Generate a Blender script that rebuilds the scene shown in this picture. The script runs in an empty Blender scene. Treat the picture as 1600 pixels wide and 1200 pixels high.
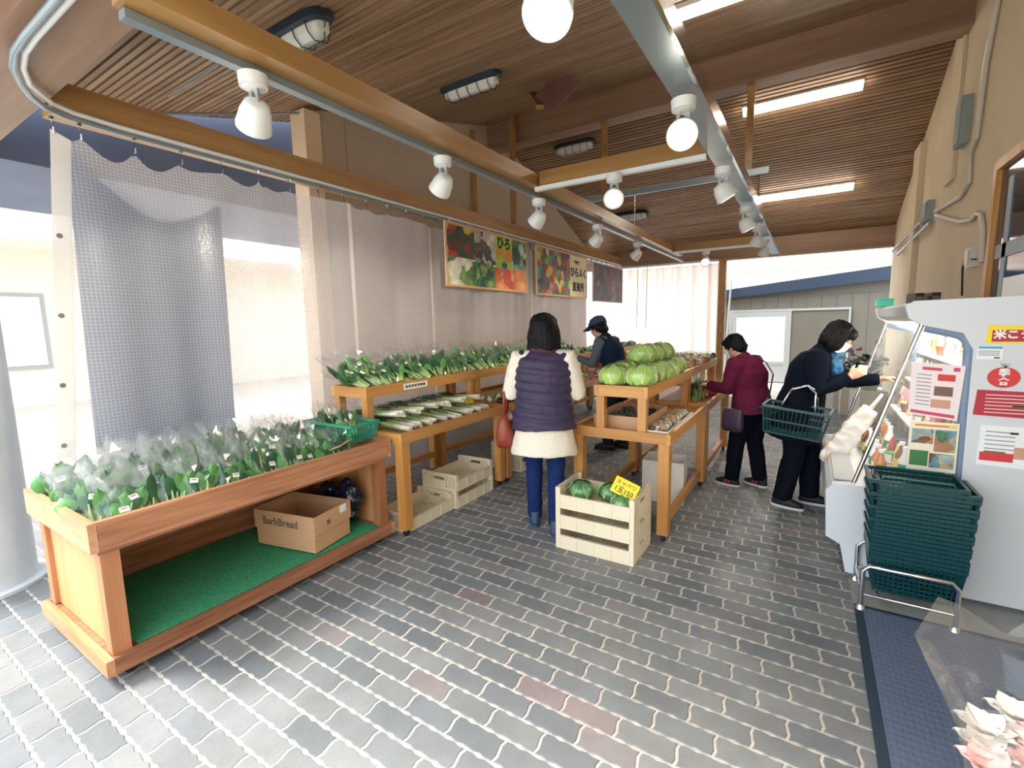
import bpy, bmesh, math, random
import numpy as np
from mathutils import Vector, Matrix, noise
rnd = random.Random(7)
PI = math.pi
scene = bpy.context.scene
COL = scene.collection

# ------------------------------------------------------------------ camera
FPX, YAW, PITCH, ROLL, CAMZ = 733.54, math.radians(32.395), math.radians(7.295), math.radians(-1.181), 1.55
_f = Vector((-math.sin(YAW)*math.cos(PITCH), math.cos(YAW)*math.cos(PITCH), -math.sin(PITCH)))
_r0 = Vector((math.cos(YAW), math.sin(YAW), 0)); _u0 = _r0.cross(_f)
_r = math.cos(ROLL)*_r0 + math.sin(ROLL)*_u0
_u = -math.sin(ROLL)*_r0 + math.cos(ROLL)*_u0
_C = Vector((0, 0, CAMZ))
cam_d = bpy.data.cameras.new('camera'); cam = bpy.data.objects.new('camera', cam_d); COL.objects.link(cam)
cam_d.sensor_width = 36.0; cam_d.lens = FPX/1600*36.0; cam_d.clip_start = 0.05; cam_d.clip_end = 300
cam.matrix_world = Matrix(((_r.x, _u.x, -_f.x, 0), (_r.y, _u.y, -_f.y, 0), (_r.z, _u.z, -_f.z, CAMZ), (0, 0, 0, 1)))
scene.camera = cam

def px(u, v, **k):
    """world point seen at photo pixel (u, v) on the plane x=, y= or z= value"""
    d = _r*((u-800)/FPX) - _u*((v-600)/FPX) + _f
    (a, val), = k.items(); i = 'xyz'.index(a)
    return _C + d*((val-_C[i])/d[i])

def proj(p):
    d = Vector(p)-_C; z = d.dot(_f)
    return (800+FPX*d.dot(_r)/z, 600-FPX*d.dot(_u)/z, z) if z > 0.05 else (-9e9, -9e9, z)

# ------------------------------------------------------------------ world, sun, exposure
w = bpy.data.worlds.new('sky'); scene.world = w; w.use_nodes = True
bg = w.node_tree.nodes['Background']; bg.inputs[0].default_value = (0.86, 0.93, 1.0, 1); bg.inputs[1].default_value = 1.75
sd = bpy.data.lights.new('sun', 'SUN'); sd.energy = 3.0; sd.angle = math.radians(20); sd.color = (1.0, 0.93, 0.85)
sun = bpy.data.objects.new('sun', sd); COL.objects.link(sun)
sun.rotation_euler = Vector((0.55, 0.40, -1.0)).to_track_quat('-Z', 'Y').to_euler()
vs = scene.view_settings
vs.view_transform = 'Standard'; vs.look = 'None'; vs.exposure = 1.25; vs.gamma = 1.0; vs.use_curve_mapping = False
scene.cycles.transparent_max_bounces = 32
scene.cycles.max_bounces = 10

# ------------------------------------------------------------------ materials
def lin(h):
    h = h.lstrip('#'); c = [int(h[i:i+2], 16)/255 for i in (0, 2, 4)]
    return tuple((x/12.92 if x <= .04045 else ((x+.055)/1.055)**2.4) for x in c)+(1.0,)
MATS = {}
def nodes_of(name):
    m = bpy.data.materials.new(name); m.use_nodes = True; MATS[name] = m
    nt = m.node_tree; b = nt.nodes['Principled BSDF']
    return m, nt, b
def N(nt, t, **k):
    n = nt.nodes.new(t)
    for a, v in k.items(): setattr(n, a, v)
    return n
def mat(name, hexc, rough=.5, metal=0., var=.0, scale=8., bump=0., emit=0., alpha=1., spec=.5, stretch=(1, 1, 1), hex2=None, sub=0.):
    """plain or noise-varied surface"""
    m, nt, b = nodes_of(name)
    c = lin(hexc)
    b.inputs['Base Color'].default_value = c
    b.inputs['Roughness'].default_value = rough; b.inputs['Metallic'].default_value = metal
    b.inputs['Alpha'].default_value = alpha; b.inputs['Specular IOR Level'].default_value = spec
    if emit:
        b.inputs['Emission Color'].default_value = c; b.inputs['Emission Strength'].default_value = emit
    if var or bump or hex2:
        tc = N(nt, 'ShaderNodeTexCoord'); mp = N(nt, 'ShaderNodeMapping'); mp.inputs['Scale'].default_value = stretch
        nz = N(nt, 'ShaderNodeTexNoise'); nz.inputs['Scale'].default_value = scale; nz.inputs['Detail'].default_value = 5
        nt.links.new(tc.outputs['Object'], mp.inputs['Vector']); nt.links.new(mp.outputs[0], nz.inputs['Vector'])
        if var or hex2:
            mx = N(nt, 'ShaderNodeMix', data_type='RGBA')
            c2 = lin(hex2) if hex2 else tuple(x*(1-var) for x in c[:3])+(1,)
            c1 = c if hex2 else tuple(min(1, x*(1+var)) for x in c[:3])+(1,)
            mx.inputs['A'].default_value = c2; mx.inputs['B'].default_value = c1
            rp = N(nt, 'ShaderNodeMapRange'); rp.inputs['From Min'].default_value = .3; rp.inputs['From Max'].default_value = .7
            nt.links.new(nz.outputs['Fac'], rp.inputs['Value']); nt.links.new(rp.outputs[0], mx.inputs['Factor'])
            nt.links.new(mx.outputs['Result'], b.inputs['Base Color'])
        if bump:
            bp = N(nt, 'ShaderNodeBump'); bp.inputs['Strength'].default_value = bump; bp.inputs['Distance'].default_value = .01
            nt.links.new(nz.outputs['Fac'], bp.inputs['Height']); nt.links.new(bp.outputs[0], b.inputs['Normal'])
    if sub:
        b.inputs['Subsurface Weight'].default_value = sub; b.inputs['Subsurface Radius'].default_value = (.02, .015, .01)
    return m
def wood(name, h1, h2, axis='y', rough=.45, scale=3.0, fine=30.):
    """plank wood: grain stretched along one axis, small tint per object"""
    m, nt, b = nodes_of(name)
    tc = N(nt, 'ShaderNodeTexCoord'); mp = N(nt, 'ShaderNodeMapping')
    mp.inputs['Scale'].default_value = {'x': (.06, 1, 1), 'y': (1, .06, 1), 'z': (1, 1, .06)}[axis]
    oi = N(nt, 'ShaderNodeObjectInfo'); ad = N(nt, 'ShaderNodeVectorMath', operation='ADD')
    ml = N(nt, 'ShaderNodeVectorMath', operation='SCALE'); ml.inputs[3].default_value = 9.
    cb = N(nt, 'ShaderNodeCombineXYZ')
    nt.links.new(oi.outputs['Random'], cb.inputs[0]); nt.links.new(oi.outputs['Random'], cb.inputs[2])
    nt.links.new(cb.outputs[0], ml.inputs[0]); nt.links.new(tc.outputs['Object'], ad.inputs[0]); nt.links.new(ml.outputs[0], ad.inputs[1])
    nt.links.new(ad.outputs[0], mp.inputs['Vector'])
    nz = N(nt, 'ShaderNodeTexNoise'); nz.inputs['Scale'].default_value = fine; nz.inputs['Detail'].default_value = 6; nz.inputs['Distortion'].default_value = .6
    nt.links.new(mp.outputs[0], nz.inputs['Vector'])
    n2 = N(nt, 'ShaderNodeTexNoise'); n2.inputs['Scale'].default_value = scale; nt.links.new(mp.outputs[0], n2.inputs['Vector'])
    mm = N(nt, 'ShaderNodeMath', operation='ADD'); nt.links.new(nz.outputs['Fac'], mm.inputs[0]); nt.links.new(n2.outputs['Fac'], mm.inputs[1])
    rp = N(nt, 'ShaderNodeMapRange'); rp.inputs['From Min'].default_value = .72; rp.inputs['From Max'].default_value = 1.25
    nt.links.new(mm.outputs[0], rp.inputs['Value'])
    mx = N(nt, 'ShaderNodeMix', data_type='RGBA'); mx.inputs['A'].default_value = lin(h2); mx.inputs['B'].default_value = lin(h1)
    nt.links.new(rp.outputs[0], mx.inputs['Factor'])
    hs = N(nt, 'ShaderNodeHueSaturation'); mr = N(nt, 'ShaderNodeMapRange'); mr.inputs['To Min'].default_value = .88; mr.inputs['To Max'].default_value = 1.1
    nt.links.new(oi.outputs['Random'], mr.inputs['Value']); nt.links.new(mr.outputs[0], hs.inputs['Value'])
    nt.links.new(mx.outputs['Result'], hs.inputs['Color']); nt.links.new(hs.outputs[0], b.inputs['Base Color'])
    b.inputs['Roughness'].default_value = rough
    bp = N(nt, 'ShaderNodeBump'); bp.inputs['Strength'].default_value = .15; bp.inputs['Distance'].default_value = .004
    nt.links.new(nz.outputs['Fac'], bp.inputs['Height']); nt.links.new(bp.outputs[0], b.inputs['Normal'])
    return m
def patchwork(name, cols, scale=14., rough=.5, rand=1.0, emit=0.):
    """printed picture: irregular cells in a few colours"""
    m, nt, b = nodes_of(name)
    tc = N(nt, 'ShaderNodeTexCoord'); v = N(nt, 'ShaderNodeTexVoronoi'); v.inputs['Scale'].default_value = scale; v.inputs['Randomness'].default_value = rand
    nz = N(nt, 'ShaderNodeTexNoise'); nz.inputs['Scale'].default_value = scale*.6
    ad = N(nt, 'ShaderNodeMix', data_type='RGBA'); ad.inputs['Factor'].default_value = .12
    nt.links.new(tc.outputs['Object'], nz.inputs['Vector'])
    nt.links.new(tc.outputs['Object'], ad.inputs['A']); nt.links.new(nz.outputs['Color'], ad.inputs['B'])
    nt.links.new(ad.outputs['Result'], v.inputs['Vector'])
    sp = N(nt, 'ShaderNodeSeparateColor'); nt.links.new(v.outputs['Color'], sp.inputs[0])
    cr = N(nt, 'ShaderNodeValToRGB'); e = cr.color_ramp; e.interpolation = 'CONSTANT'
    for i, h in enumerate(cols):
        el = e.elements[i] if i < 2 else e.elements.new(i/len(cols))
        el.position = i/len(cols); el.color = lin(h)
    nt.links.new(sp.outputs[0], cr.inputs[0])
    mu = N(nt, 'ShaderNodeMix', data_type='RGBA', blend_type='MULTIPLY'); mu.inputs['Factor'].default_value = .55
    rp = N(nt, 'ShaderNodeMapRange'); rp.inputs['From Max'].default_value = .6; rp.inputs['To Min'].default_value = 1.1; rp.inputs['To Max'].default_value = .35
    nt.links.new(v.outputs['Distance'], rp.inputs['Value'])
    nt.links.new(cr.outputs[0], mu.inputs['A']); nt.links.new(rp.outputs[0], mu.inputs['B'])
    nt.links.new(mu.outputs['Result'], b.inputs['Base Color']); b.inputs['Roughness'].default_value = rough
    return m

# ------------------------------------------------------------------ mesh builder
class MB:
    def __init__(s): s.v = []; s.f = []; s.m = []
    def add(s, vs, fs, mi=0, M=None):
        o = len(s.v)
        s.v += [tuple(M @ Vector(p)) if M is not None else tuple(p) for p in vs]
        for f in fs: s.f.append(tuple(i+o for i in f)); s.m.append(mi)
        return s
    def box(s, x0, x1, y0, y1, z0, z1, mi=0, M=None):
        v = [(x, y, z) for z in (z0, z1) for y in (y0, y1) for x in (x0, x1)]
        return s.add(v, [(0, 2, 3, 1), (4, 5, 7, 6), (0, 1, 5, 4), (1, 3, 7, 5), (3, 2, 6, 7), (2, 0, 4, 6)], mi, M)
    def bar(s, a, b, w, h=None, mi=0, up=(0, 0, 1), M=None):
        """rectangular bar from a to b"""
        h = h or w; a = Vector(a); b = Vector(b); d = (b-a).normalized(); u = Vector(up)
        if abs(d.dot(u)) > .99: u = Vector((1, 0, 0))
        r = d.cross(u).normalized(); u = r.cross(d)
        v = [p+r*sx*w/2+u*sz*h/2 for p in (a, b) for sx, sz in ((-1, -1), (1, -1), (1, 1), (-1, 1))]
        return s.add(v, [(3, 2, 1, 0), (4, 5, 6, 7), (0, 1, 5, 4), (1, 2, 6, 5), (2, 3, 7, 6), (3, 0, 4, 7)], mi, M)
    def tube(s, pts, rad, n=8, mi=0, cap=True, M=None, round_ends=False, flat=1.0, flatdir=None):
        pts = [Vector(p) for p in pts]
        if not hasattr(rad, '__len__'): rad = [rad]*len(pts)
        rad = list(rad)
        if round_ends:
            d0 = (pts[0]-pts[1]).normalized(); d1 = (pts[-1]-pts[-2]).normalized(); r0, r1 = rad[0], rad[-1]
            pts = [pts[0]+d0*r0*.95, pts[0]+d0*r0*.6]+pts+[pts[-1]+d1*r1*.6, pts[-1]+d1*r1*.95]
            rad = [r0*.3, r0*.8]+rad+[r1*.8, r1*.3]
        vs = []; pr = None
        for i, p in enumerate(pts):
            d = (pts[min(i+1, len(pts)-1)]-pts[max(i-1, 0)]).normalized()
            if pr is None:
                u = Vector(flatdir) if flatdir else (Vector((0, 0, 1)) if abs(d.z) < .9 else Vector((0, 1, 0)))
                r = d.cross(u).normalized()
            else:
                r = (pr-d*pr.dot(d)).normalized()
            pr = r; q = d.cross(r)
            for k in range(n):
                a = 2*PI*k/n; vs.append(p+r*math.cos(a)*rad[i]+q*math.sin(a)*rad[i]*flat)
        fs = []
        for i in range(len(pts)-1):
            for k in range(n):
                a = i*n+k; b = i*n+(k+1) % n; fs.append((a, b, b+n, a+n))
        if cap: fs.append(tuple(range(n))[::-1]); fs.append(tuple(range((len(pts)-1)*n, len(pts)*n)))
        return s.add(vs, fs, mi, M)
    def cyl(s, a, b, r, r2=None, n=12, mi=0, M=None): return s.tube([a, b], [r, r if r2 is None else r2], n, mi, True, M)
    def loft(s, rings, n=20, mi=0, cap=True, M=None, p=2.0):
        """rings: (centre, rx, ry, rot_matrix or None)"""
        vs = []
        for c, rx, ry, R in rings:
            for k in range(n):
                a = 2*PI*k/n; ca, sa = math.cos(a), math.sin(a)
                q = Vector((rx*math.copysign(abs(ca)**(2/p), ca), ry*math.copysign(abs(sa)**(2/p), sa), 0))
                if R is not None: q = R @ q
                vs.append(Vector(c)+q)
        fs = []
        for i in range(len(rings)-1):
            for k in range(n):
                a = i*n+k; b = i*n+(k+1) % n; fs.append((a, b, b+n, a+n))
        if cap: fs.append(tuple(range(n))[::-1]); fs.append(tuple(range((len(rings)-1)*n, len(rings)*n)))
        return s.add(vs, fs, mi, M)
    def ell(s, c, rx, ry, rz, n=12, m=8, mi=0, M=None, fn=None):
        c = Vector(c); vs = [c+Vector((0, 0, -rz))]
        for i in range(1, m):
            t = -PI/2+PI*i/m
            for k in range(n):
                a = 2*PI*k/n; vs.append(c+Vector((rx*math.cos(t)*math.cos(a), ry*math.cos(t)*math.sin(a), rz*math.sin(t))))
        vs.append(c+Vector((0, 0, rz)))
        fs = [(0, 1+(k+1) % n, 1+k) for k in range(n)]
        for i in range(m-2):
            for k in range(n):
                a = 1+i*n+k; b = 1+i*n+(k+1) % n; fs.append((a, b, b+n, a+n))
        L = len(vs)-1; o = 1+(m-2)*n
        fs += [(L, o+k, o+(k+1) % n) for k in range(n)]
        if fn: vs = [fn(Vector(p)) for p in vs]
        return s.add(vs, fs, mi, M)
    def grid(s, fn, nu, nv, mi=0, M=None):
        vs = [fn(i/nu, j/nv) for j in range(nv+1) for i in range(nu+1)]
        fs = [(j*(nu+1)+i, j*(nu+1)+i+1, (j+1)*(nu+1)+i+1, (j+1)*(nu+1)+i) for j in range(nv) for i in range(nu)]
        return s.add(vs, fs, mi, M)
    def prism(s, poly, fn0, fn1, mi=0, M=None):
        """poly of 2-D points, extruded between two embeddings fn(p)->xyz"""
        n = len(poly); vs = [fn0(p) for p in poly]+[fn1(p) for p in poly]
        fs = [tuple(range(n))[::-1], tuple(range(n, 2*n))]+[(k, (k+1) % n, (k+1) % n+n, k+n) for k in range(n)]
        return s.add(vs, fs, mi, M)
    def quad(s, a, b, c, d, mi=0): return s.add([a, b, c, d], [(0, 1, 2, 3)], mi)
    def mesh(s, name, mats, smooth=False, fix=True):
        me = bpy.data.meshes.new(name); me.from_pydata([tuple(p) for p in s.v], [], s.f)
        for m in (mats if isinstance(mats, (list, tuple)) else [mats]): me.materials.append(MATS[m] if isinstance(m, str) else m)
        if any(s.m): me.polygons.foreach_set('material_index', s.m)
        if fix:
            bm = bmesh.new(); bm.from_mesh(me); bmesh.ops.recalc_face_normals(bm, faces=bm.faces); bm.to_mesh(me); bm.free()
        if smooth:
            me.polygons.foreach_set('use_smooth', [True]*len(me.polygons))
            if smooth != 'all': me.set_sharp_from_angle(angle=math.radians(smooth if isinstance(smooth, (int, float)) and smooth is not True else 50))
        me.update(); return me
    def build(s, name, mats, parent=None, smooth=False, loc=None, fix=True):
        return link(name, s.mesh(name, mats, smooth, fix), parent, loc)
def link(name, me, parent=None, loc=None, rot=None):
    o = bpy.data.objects.new(name, me); COL.objects.link(o)
    if parent is not None: o.parent = parent
    if loc is not None: o.location = loc
    if rot is not None: o.rotation_euler = rot
    return o
def tag(o, label=None, cat=None, group=None, kind=None):
    for k, v in (('label', label), ('category', cat), ('group', group), ('kind', kind)):
        if v: o[k] = v
    return o
def thing(name, label, cat, loc=(0, 0, 0), rz=0., group=None, rot=None):
    o = bpy.data.objects.new(name, None); COL.objects.link(o); o.empty_display_size = .1
    o.location = loc; o.rotation_euler = rot if rot is not None else (0, 0, rz)
    return tag(o, label, cat, group)
def dup(root, loc=None, rot=None, label=None, group=None, scale=None):
    r = root.copy(); COL.objects.link(r)
    if loc is not None: r.location = loc
    if rot is not None: r.rotation_euler = rot
    if scale is not None: r.scale = (scale,)*3 if not hasattr(scale, '__len__') else scale
    tag(r, label, None, group)
    for ch in root.children:
        c = ch.copy(); COL.objects.link(c); c.parent = r; c.matrix_parent_inverse = ch.matrix_parent_inverse.copy()
        for g in ch.children:
            d = g.copy(); COL.objects.link(d); d.parent = c
    return r
TMP = bpy.data.scenes.new('workbench_tmp')
def baked(o):
    """evaluated mesh of o, worked out in a scratch scene so the big one is not re-evaluated"""
    TMP.collection.objects.link(o)
    with bpy.context.temp_override(scene=TMP, view_layer=TMP.view_layers[0]):
        dg = bpy.context.evaluated_depsgraph_get()
    me = bpy.data.meshes.new_from_object(o.evaluated_get(dg)); bpy.data.objects.remove(o); return me
def remesh(mb, voxel, smooth_it=6, fn=None):
    """union of closed shapes as one continuous skin (Voxel remesh + smoothing)"""
    me = mb.mesh('tmp', ['white'] if 'white' in MATS else [])
    o = bpy.data.objects.new('tmp', me)
    r = o.modifiers.new('r', 'REMESH'); r.mode = 'VOXEL'; r.voxel_size = voxel; r.use_smooth_shade = True
    if smooth_it:
        sm = o.modifiers.new('s', 'SMOOTH'); sm.factor = .5; sm.iterations = smooth_it
    out = baked(o); bpy.data.meshes.remove(me)
    out.materials.clear()
    if fn:
        n_ = len(out.vertices); co = np.empty(n_*3, 'f'); no = np.empty(n_*3, 'f')
        out.vertices.foreach_get('co', co); out.vertex_normals.foreach_get('vector', no); co = co.reshape(-1, 3); no = no.reshape(-1, 3)
        for i in range(n_): co[i] = fn(Vector(co[i]), Vector(no[i]))
        out.vertices.foreach_set('co', co.ravel()); out.update()
    out.polygons.foreach_set('use_smooth', [True]*len(out.polygons))
    return out
def linkmesh(name, me, m, parent):
    me.name = name; me.materials.append(MATS[m]); return link(name, me, parent)
def text_mesh(body, size, m, extrude=.0, bold=0.):
    c = bpy.data.curves.new('t', 'FONT'); c.body = body; c.size = size; c.align_x = 'CENTER'; c.align_y = 'CENTER'; c.extrude = extrude; c.resolution_u = 2; c.offset = bold
    o = bpy.data.objects.new('t', c)
    me = baked(o); bpy.data.curves.remove(c)
    me.materials.clear(); me.materials.append(MATS[m]); return me
def lettering(body, size, m, parent, M, bold=0., name='lettering'):
    o = link(name, text_mesh(body, size, m, bold=bold), parent); o.matrix_local = M; return o
def frame_matrix(origin, ex, ey):
    ex = Vector(ex).normalized(); ey = Vector(ey); ez = ex.cross(ey).normalized(); ey = ez.cross(ex)
    return Matrix(((ex.x, ey.x, ez.x, origin[0]), (ex.y, ey.y, ez.y, origin[1]), (ex.z, ey.z, ez.z, origin[2]), (0, 0, 0, 1)))
ORD = 'first second third fourth fifth sixth seventh eighth ninth tenth eleventh twelfth thirteenth fourteenth fifteenth sixteenth seventeenth eighteenth nineteenth twentieth twenty-first twenty-second twenty-third twenty-fourth'.split()

mat('white', '#f2f2ee', .4); mat('offwhite', '#e4e0d4', .5, var=.05)
wood('wood_orange_y', '#d19a58', '#b67c3c', 'y'); wood('wood_orange_x', '#d19a58', '#b67c3c', 'x'); wood('wood_orange_z', '#d19a58', '#b67c3c', 'z')
wood('wood_brown_y', '#b98260', '#74462c', 'y', scale=6.); wood('wood_brown_x', '#cb9a72', '#a67049', 'x', scale=5.); wood('wood_brown_z', '#b9805a', '#99653f', 'z')
wood('ply_z', '#d2a06c', '#bd8652', 'z', fine=18.)
mat('black_rubber', '#1c1d20', .6); mat('steel', '#b9bec2', .25, metal=1.); mat('chrome', '#dfe3e6', .12, metal=1.)
mat('dark_metal', '#2b3a48', .4, metal=.3)
# ================================================================== SETTING
# ---- floor: wavy-edged pavers laid in running bond, sand joints
def paver_material():
    m, nt, b = nodes_of('paver')
    g = N(nt, 'ShaderNodeNewGeometry'); oi = N(nt, 'ShaderNodeObjectInfo')
    ad = N(nt, 'ShaderNodeMath', operation='ADD'); fr = N(nt, 'ShaderNodeMath', operation='FRACT')
    nt.links.new(g.outputs['Random Per Island'], ad.inputs[0]); nt.links.new(oi.outputs['Random'], ad.inputs[1]); nt.links.new(ad.outputs[0], fr.inputs[0])
    cr = N(nt, 'ShaderNodeValToRGB'); e = cr.color_ramp
    e.elements[0].color = lin('#6a7074'); e.elements[1].position = .93; e.elements[1].color = lin('#85888a')
    e.elements.new(.3).color = lin('#747a7e'); e.elements.new(.6).color = lin('#7c7f80'); e.elements.new(.992).color = lin('#84797a')
    nt.links.new(fr.outputs[0], cr.inputs[0])
    nz = N(nt, 'ShaderNodeTexNoise'); nz.inputs['Scale'].default_value = 2.3; nz.inputs['Detail'].default_value = 8; nz.inputs['Roughness'].default_value = .7
    nt.links.new(g.outputs['Position'], nz.inputs['Vector'])
    mr = N(nt, 'ShaderNodeMapRange'); mr.inputs['From Min'].default_value = .3; mr.inputs['From Max'].default_value = .7; mr.inputs['To Min'].default_value = .74; mr.inputs['To Max'].default_value = 1.14
    nt.links.new(nz.outputs['Fac'], mr.inputs['Value'])
    mx = N(nt, 'ShaderNodeMix', data_type='RGBA', blend_type='MULTIPLY'); mx.inputs['Factor'].default_value = 1
    nt.links.new(cr.outputs[0], mx.inputs['A']); nt.links.new(mr.outputs[0], mx.inputs['B']); nt.links.new(mx.outputs['Result'], b.inputs['Base Color'])
    n2 = N(nt, 'ShaderNodeTexNoise'); n2.inputs['Scale'].default_value = 160; nt.links.new(g.outputs['Position'], n2.inputs['Vector'])
    bp = N(nt, 'ShaderNodeBump'); bp.inputs['Strength'].default_value = .25; bp.inputs['Distance'].default_value = .003
    nt.links.new(n2.outputs['Fac'], bp.inputs['Height']); nt.links.new(bp.outputs[0], b.inputs['Normal'])
    b.inputs['Roughness'].default_value = .55
    return m
paver_material()
mat('joint_sand', '#c4bdb1', .9, var=.2, scale=40)
PL, PW = 0.2225, 0.1068
def paver_outline():
    hx, hy, g = PL/2, PW/2, .0052
    pts = []
    def wav(t): return .0042*math.sin(2*PI*t)
    for i in range(9):
        t = i/8; pts.append((-hx+g+t*(PL-2*g), -hy+g+wav(t*3)))
    for i in range(1, 4):
        t = i/4; pts.append((hx-g+.0055*math.sin(2*PI*t), -hy+g+t*(PW-2*g)))
    for i in range(9):
        t = 1-i/8; pts.append((-hx+g+t*(PL-2*g), hy-g+wav(t*3)))
    for i in range(1, 4):
        t = 1-i/4; pts.append((-hx+g+.0055*math.sin(2*PI*t), -hy+g+t*(PW-2*g)))
    return pts
OUT = paver_outline()
def paver_geo(x, y, dz):
    n = len(OUT)
    v = [(x+p[0], y+p[1], -.004) for p in OUT]+[(x+p[0], y+p[1], dz-.0022) for p in OUT]+[(x+p[0]*.965, y+p[1]*.94, dz) for p in OUT]
    f = [tuple(range(2*n, 3*n))]
    for a in (0, n):
        f += [(a+k, a+(k+1) % n, a+n+(k+1) % n, a+n+k) for k in range(n)]
    return v, f
fl = MB().quad((-40, -14, -.0035), (16, -14, -.0035), (16, 40, -.0035), (-40, 40, -.0035)).build('floor', 'joint_sand')
tag(fl, 'grey wavy-edged concrete paving laid in running bond', None, None, 'structure')
cells = []
j0 = -26; x_off = .004
for j in range(j0, 96):
    y = 2.112+(j-19)*PW
    if y < -1.2 or y > 10.9: continue
    off = x_off+(PL/2 if (j-19) % 2 == 0 else 0)
    for i in range(-36, 7):
        x = off+i*PL
        if x < -5.6 or x > 1.35: continue
        if y < -1.0 and x > -1: continue
        u, v, z = proj((x, y, 0))
        big = 1/(z*z)*((1.55)/max(z, .3)) if (-60 < u < 1660 and -60 < v < 1260) else 0
        hid = (-3.4 < x < -2.5 and .6 < y < 2.3) or (x > .27 and 1. < y < 3.) or (.2 < x and 3.2 < y < 4.8)
        cells.append((0 if hid else big, x, y))
cells.sort(reverse=True)
pm = MB(); v, f = paver_geo(0, 0, 0); pm.add(v, f); paver_me = pm.mesh('paver', 'paver', fix=True)
for k, (b_, x, y) in enumerate(cells[:300]):
    o = link('paver', paver_me, fl, (x, y, rnd.uniform(-.0012, .0008)))
rest = MB()
for b_, x, y in cells[300:]:
    v, f = paver_geo(x, y, rnd.uniform(-.001, .0006)); rest.add(v, f)
tag(rest.build('pavers', 'paver', fl, fix=False), 'further pavers of the same paving', None, None, 'stuff')
# smooth concrete gutter strip along the right-hand wall
mat('concrete_strip', '#9b9c9a', .8, var=.12, scale=6)
tag(MB().box(.27, 1.15, 2.985, 3.34, -.006, .004).build('kerb_strip', 'concrete_strip'), 'smooth concrete strip between the mat and the display case', None, None, 'structure')

# ---- roof
XL, XR = -4.4, 1.15
YR, ZR = 6.5, 4.64
def roof_z(y): return 2.86+.274*y if y < YR else ZR-.38*(y-YR)
mat('roof_steel', '#8b8f92', .5); wood('ceil_wood', '#a58768', '#7e6149', 'x', rough=.45, scale=4., fine=16.); wood('beam_wood', '#a08068', '#80634e', 'x', rough=.5, scale=3., fine=14.)
wood('beam_wood_y', '#b48a58', '#8f683a', 'y', rough=.45)
mat('roof_under', '#4a3222', .7)
ce = MB()
for y0, y1 in ((.2, YR), (YR, 11.1)):
    ce.add([(x, y, roof_z(y)+dz) for dz in (.03, .16) for y in (y0, y1) for x in (XL-.6, XR+1.6)],
           [(0, 2, 3, 1), (4, 5, 7, 6), (0, 1, 5, 4), (1, 3, 7, 5), (3, 2, 6, 7), (2, 0, 4, 6)])
ceil = tag(ce.build('ceiling', 'roof_under'), 'gabled roof lined with narrow brown timber battens', None, None, 'structure')
bt = {}
for side, (y0, y1) in enumerate(((.25, YR-.06), (YR+.06, 11.05))):
    s = .274 if side == 0 else -.38
    n = int((y1-y0)*math.hypot(1, s)/.062)
    me = MB().box(-(XR-XL)/2-.5, (XR-XL)/2+.5, -.02, .02, -.014, .014).mesh('batten', 'ceil_wood')
    for k in range(n):
        y = y0+(k+.5)*(y1-y0)/n
        o = link('batten', me, ceil, ((XL+XR)/2, y, roof_z(y)+.016), (math.atan(s), 0, 0))
        if k % 2: o.rotation_euler[2] = PI; o.rotation_euler[0] = -math.atan(s)
def beam(name, x0, x1, y0, y1, z0, z1, m='beam_wood'):
    cx, cy, cz = (x0+x1)/2, (y0+y1)/2, (z0+z1)/2
    return MB().box(x0-cx, x1-cx, y0-cy, y1-cy, z0-cz, z1-cz).build(name, m, ceil, loc=(cx, cy, cz))
beam('ridge_beam', XL-.3, XR+.3, 6.36, 6.62, 4.24, 4.66)
beam('eave_beam', -7.5, XR+1.5, .69, 1.0, 2.84, 3.12)
beam('eave_beam', XL-.3, XR+.25, 10.52, 10.72, 2.74, 3.1)
beam('side_beam', -3.86, -3.70, 1.02, 10.52, 2.80, 2.98, 'beam_wood_y')
# timber brace with gusset hanging below the near slope
mat('gusset', '#6c4a44', .6, var=.2)
br = MB().bar((-2.98, 5.3, 4.3), (-2.72, 5.0, 3.98), .09, .05); br.build('brace', 'beam_wood_y', ceil)
MB().prism([(-.25, 0), (.05, .2), (.3, 0), (.02, -.2)], lambda p: (-2.55+p[0], 5.02, 4.12+p[1]), lambda p: (-2.55+p[0], 5.05, 4.12+p[1])).build('gusset_plate', 'gusset', ceil)
for x, yb, zb in ((-3.78, 6.1, 2.98),):
    MB().box(x-.035, x+.035, yb-.03, yb+.03, zb, roof_z(yb)).build('hanger_post', 'beam_wood_y', ceil)

# ---- right wall (stucco) with window
mat('stucco', '#cdbb9d', .85, var=.05, scale=3, bump=.1); mat('stucco_grey', '#b5a592', .85, var=.05, scale=3)
wr = MB()
poly = [(-2, 0), (10.7, 0), (10.7, roof_z(10.7)+.1), (YR, ZR+.1), (.9, roof_z(.9)+.1), (-2, 3.0)]
wr.prism(poly, lambda p: (XR, p[0], p[1]), lambda p: (XR+.15, p[0], p[1]))
wall_r = tag(wr.build('wall_right', 'stucco'), 'beige stucco wall of the shop on the right', None, None, 'structure')
MB().box(XR-.06, XR, 8.3, 8.75, 0, roof_z(8.75)).build('pilaster', 'stucco', wall_r)
MB().box(XR-.03, XR, 6.55, 6.9, 2.9, 4.3).build('cover_panel', 'stucco', wall_r)
mat('window_glass', '#1c2c3c', .05, spec=.8); mat('blind_grey', '#8d9aa2', .5)
wy0, wy1, wz0, wz1 = 3.4, 5.0, 1.15, 2.6
wn = MB()
for a in ((wy0-.07, wy0, wz0-.07, wz1+.07), (wy1, wy1+.07, wz0-.07, wz1+.07)): wn.box(XR-.045, XR, a[0], a[1], a[2], a[3])
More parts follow.
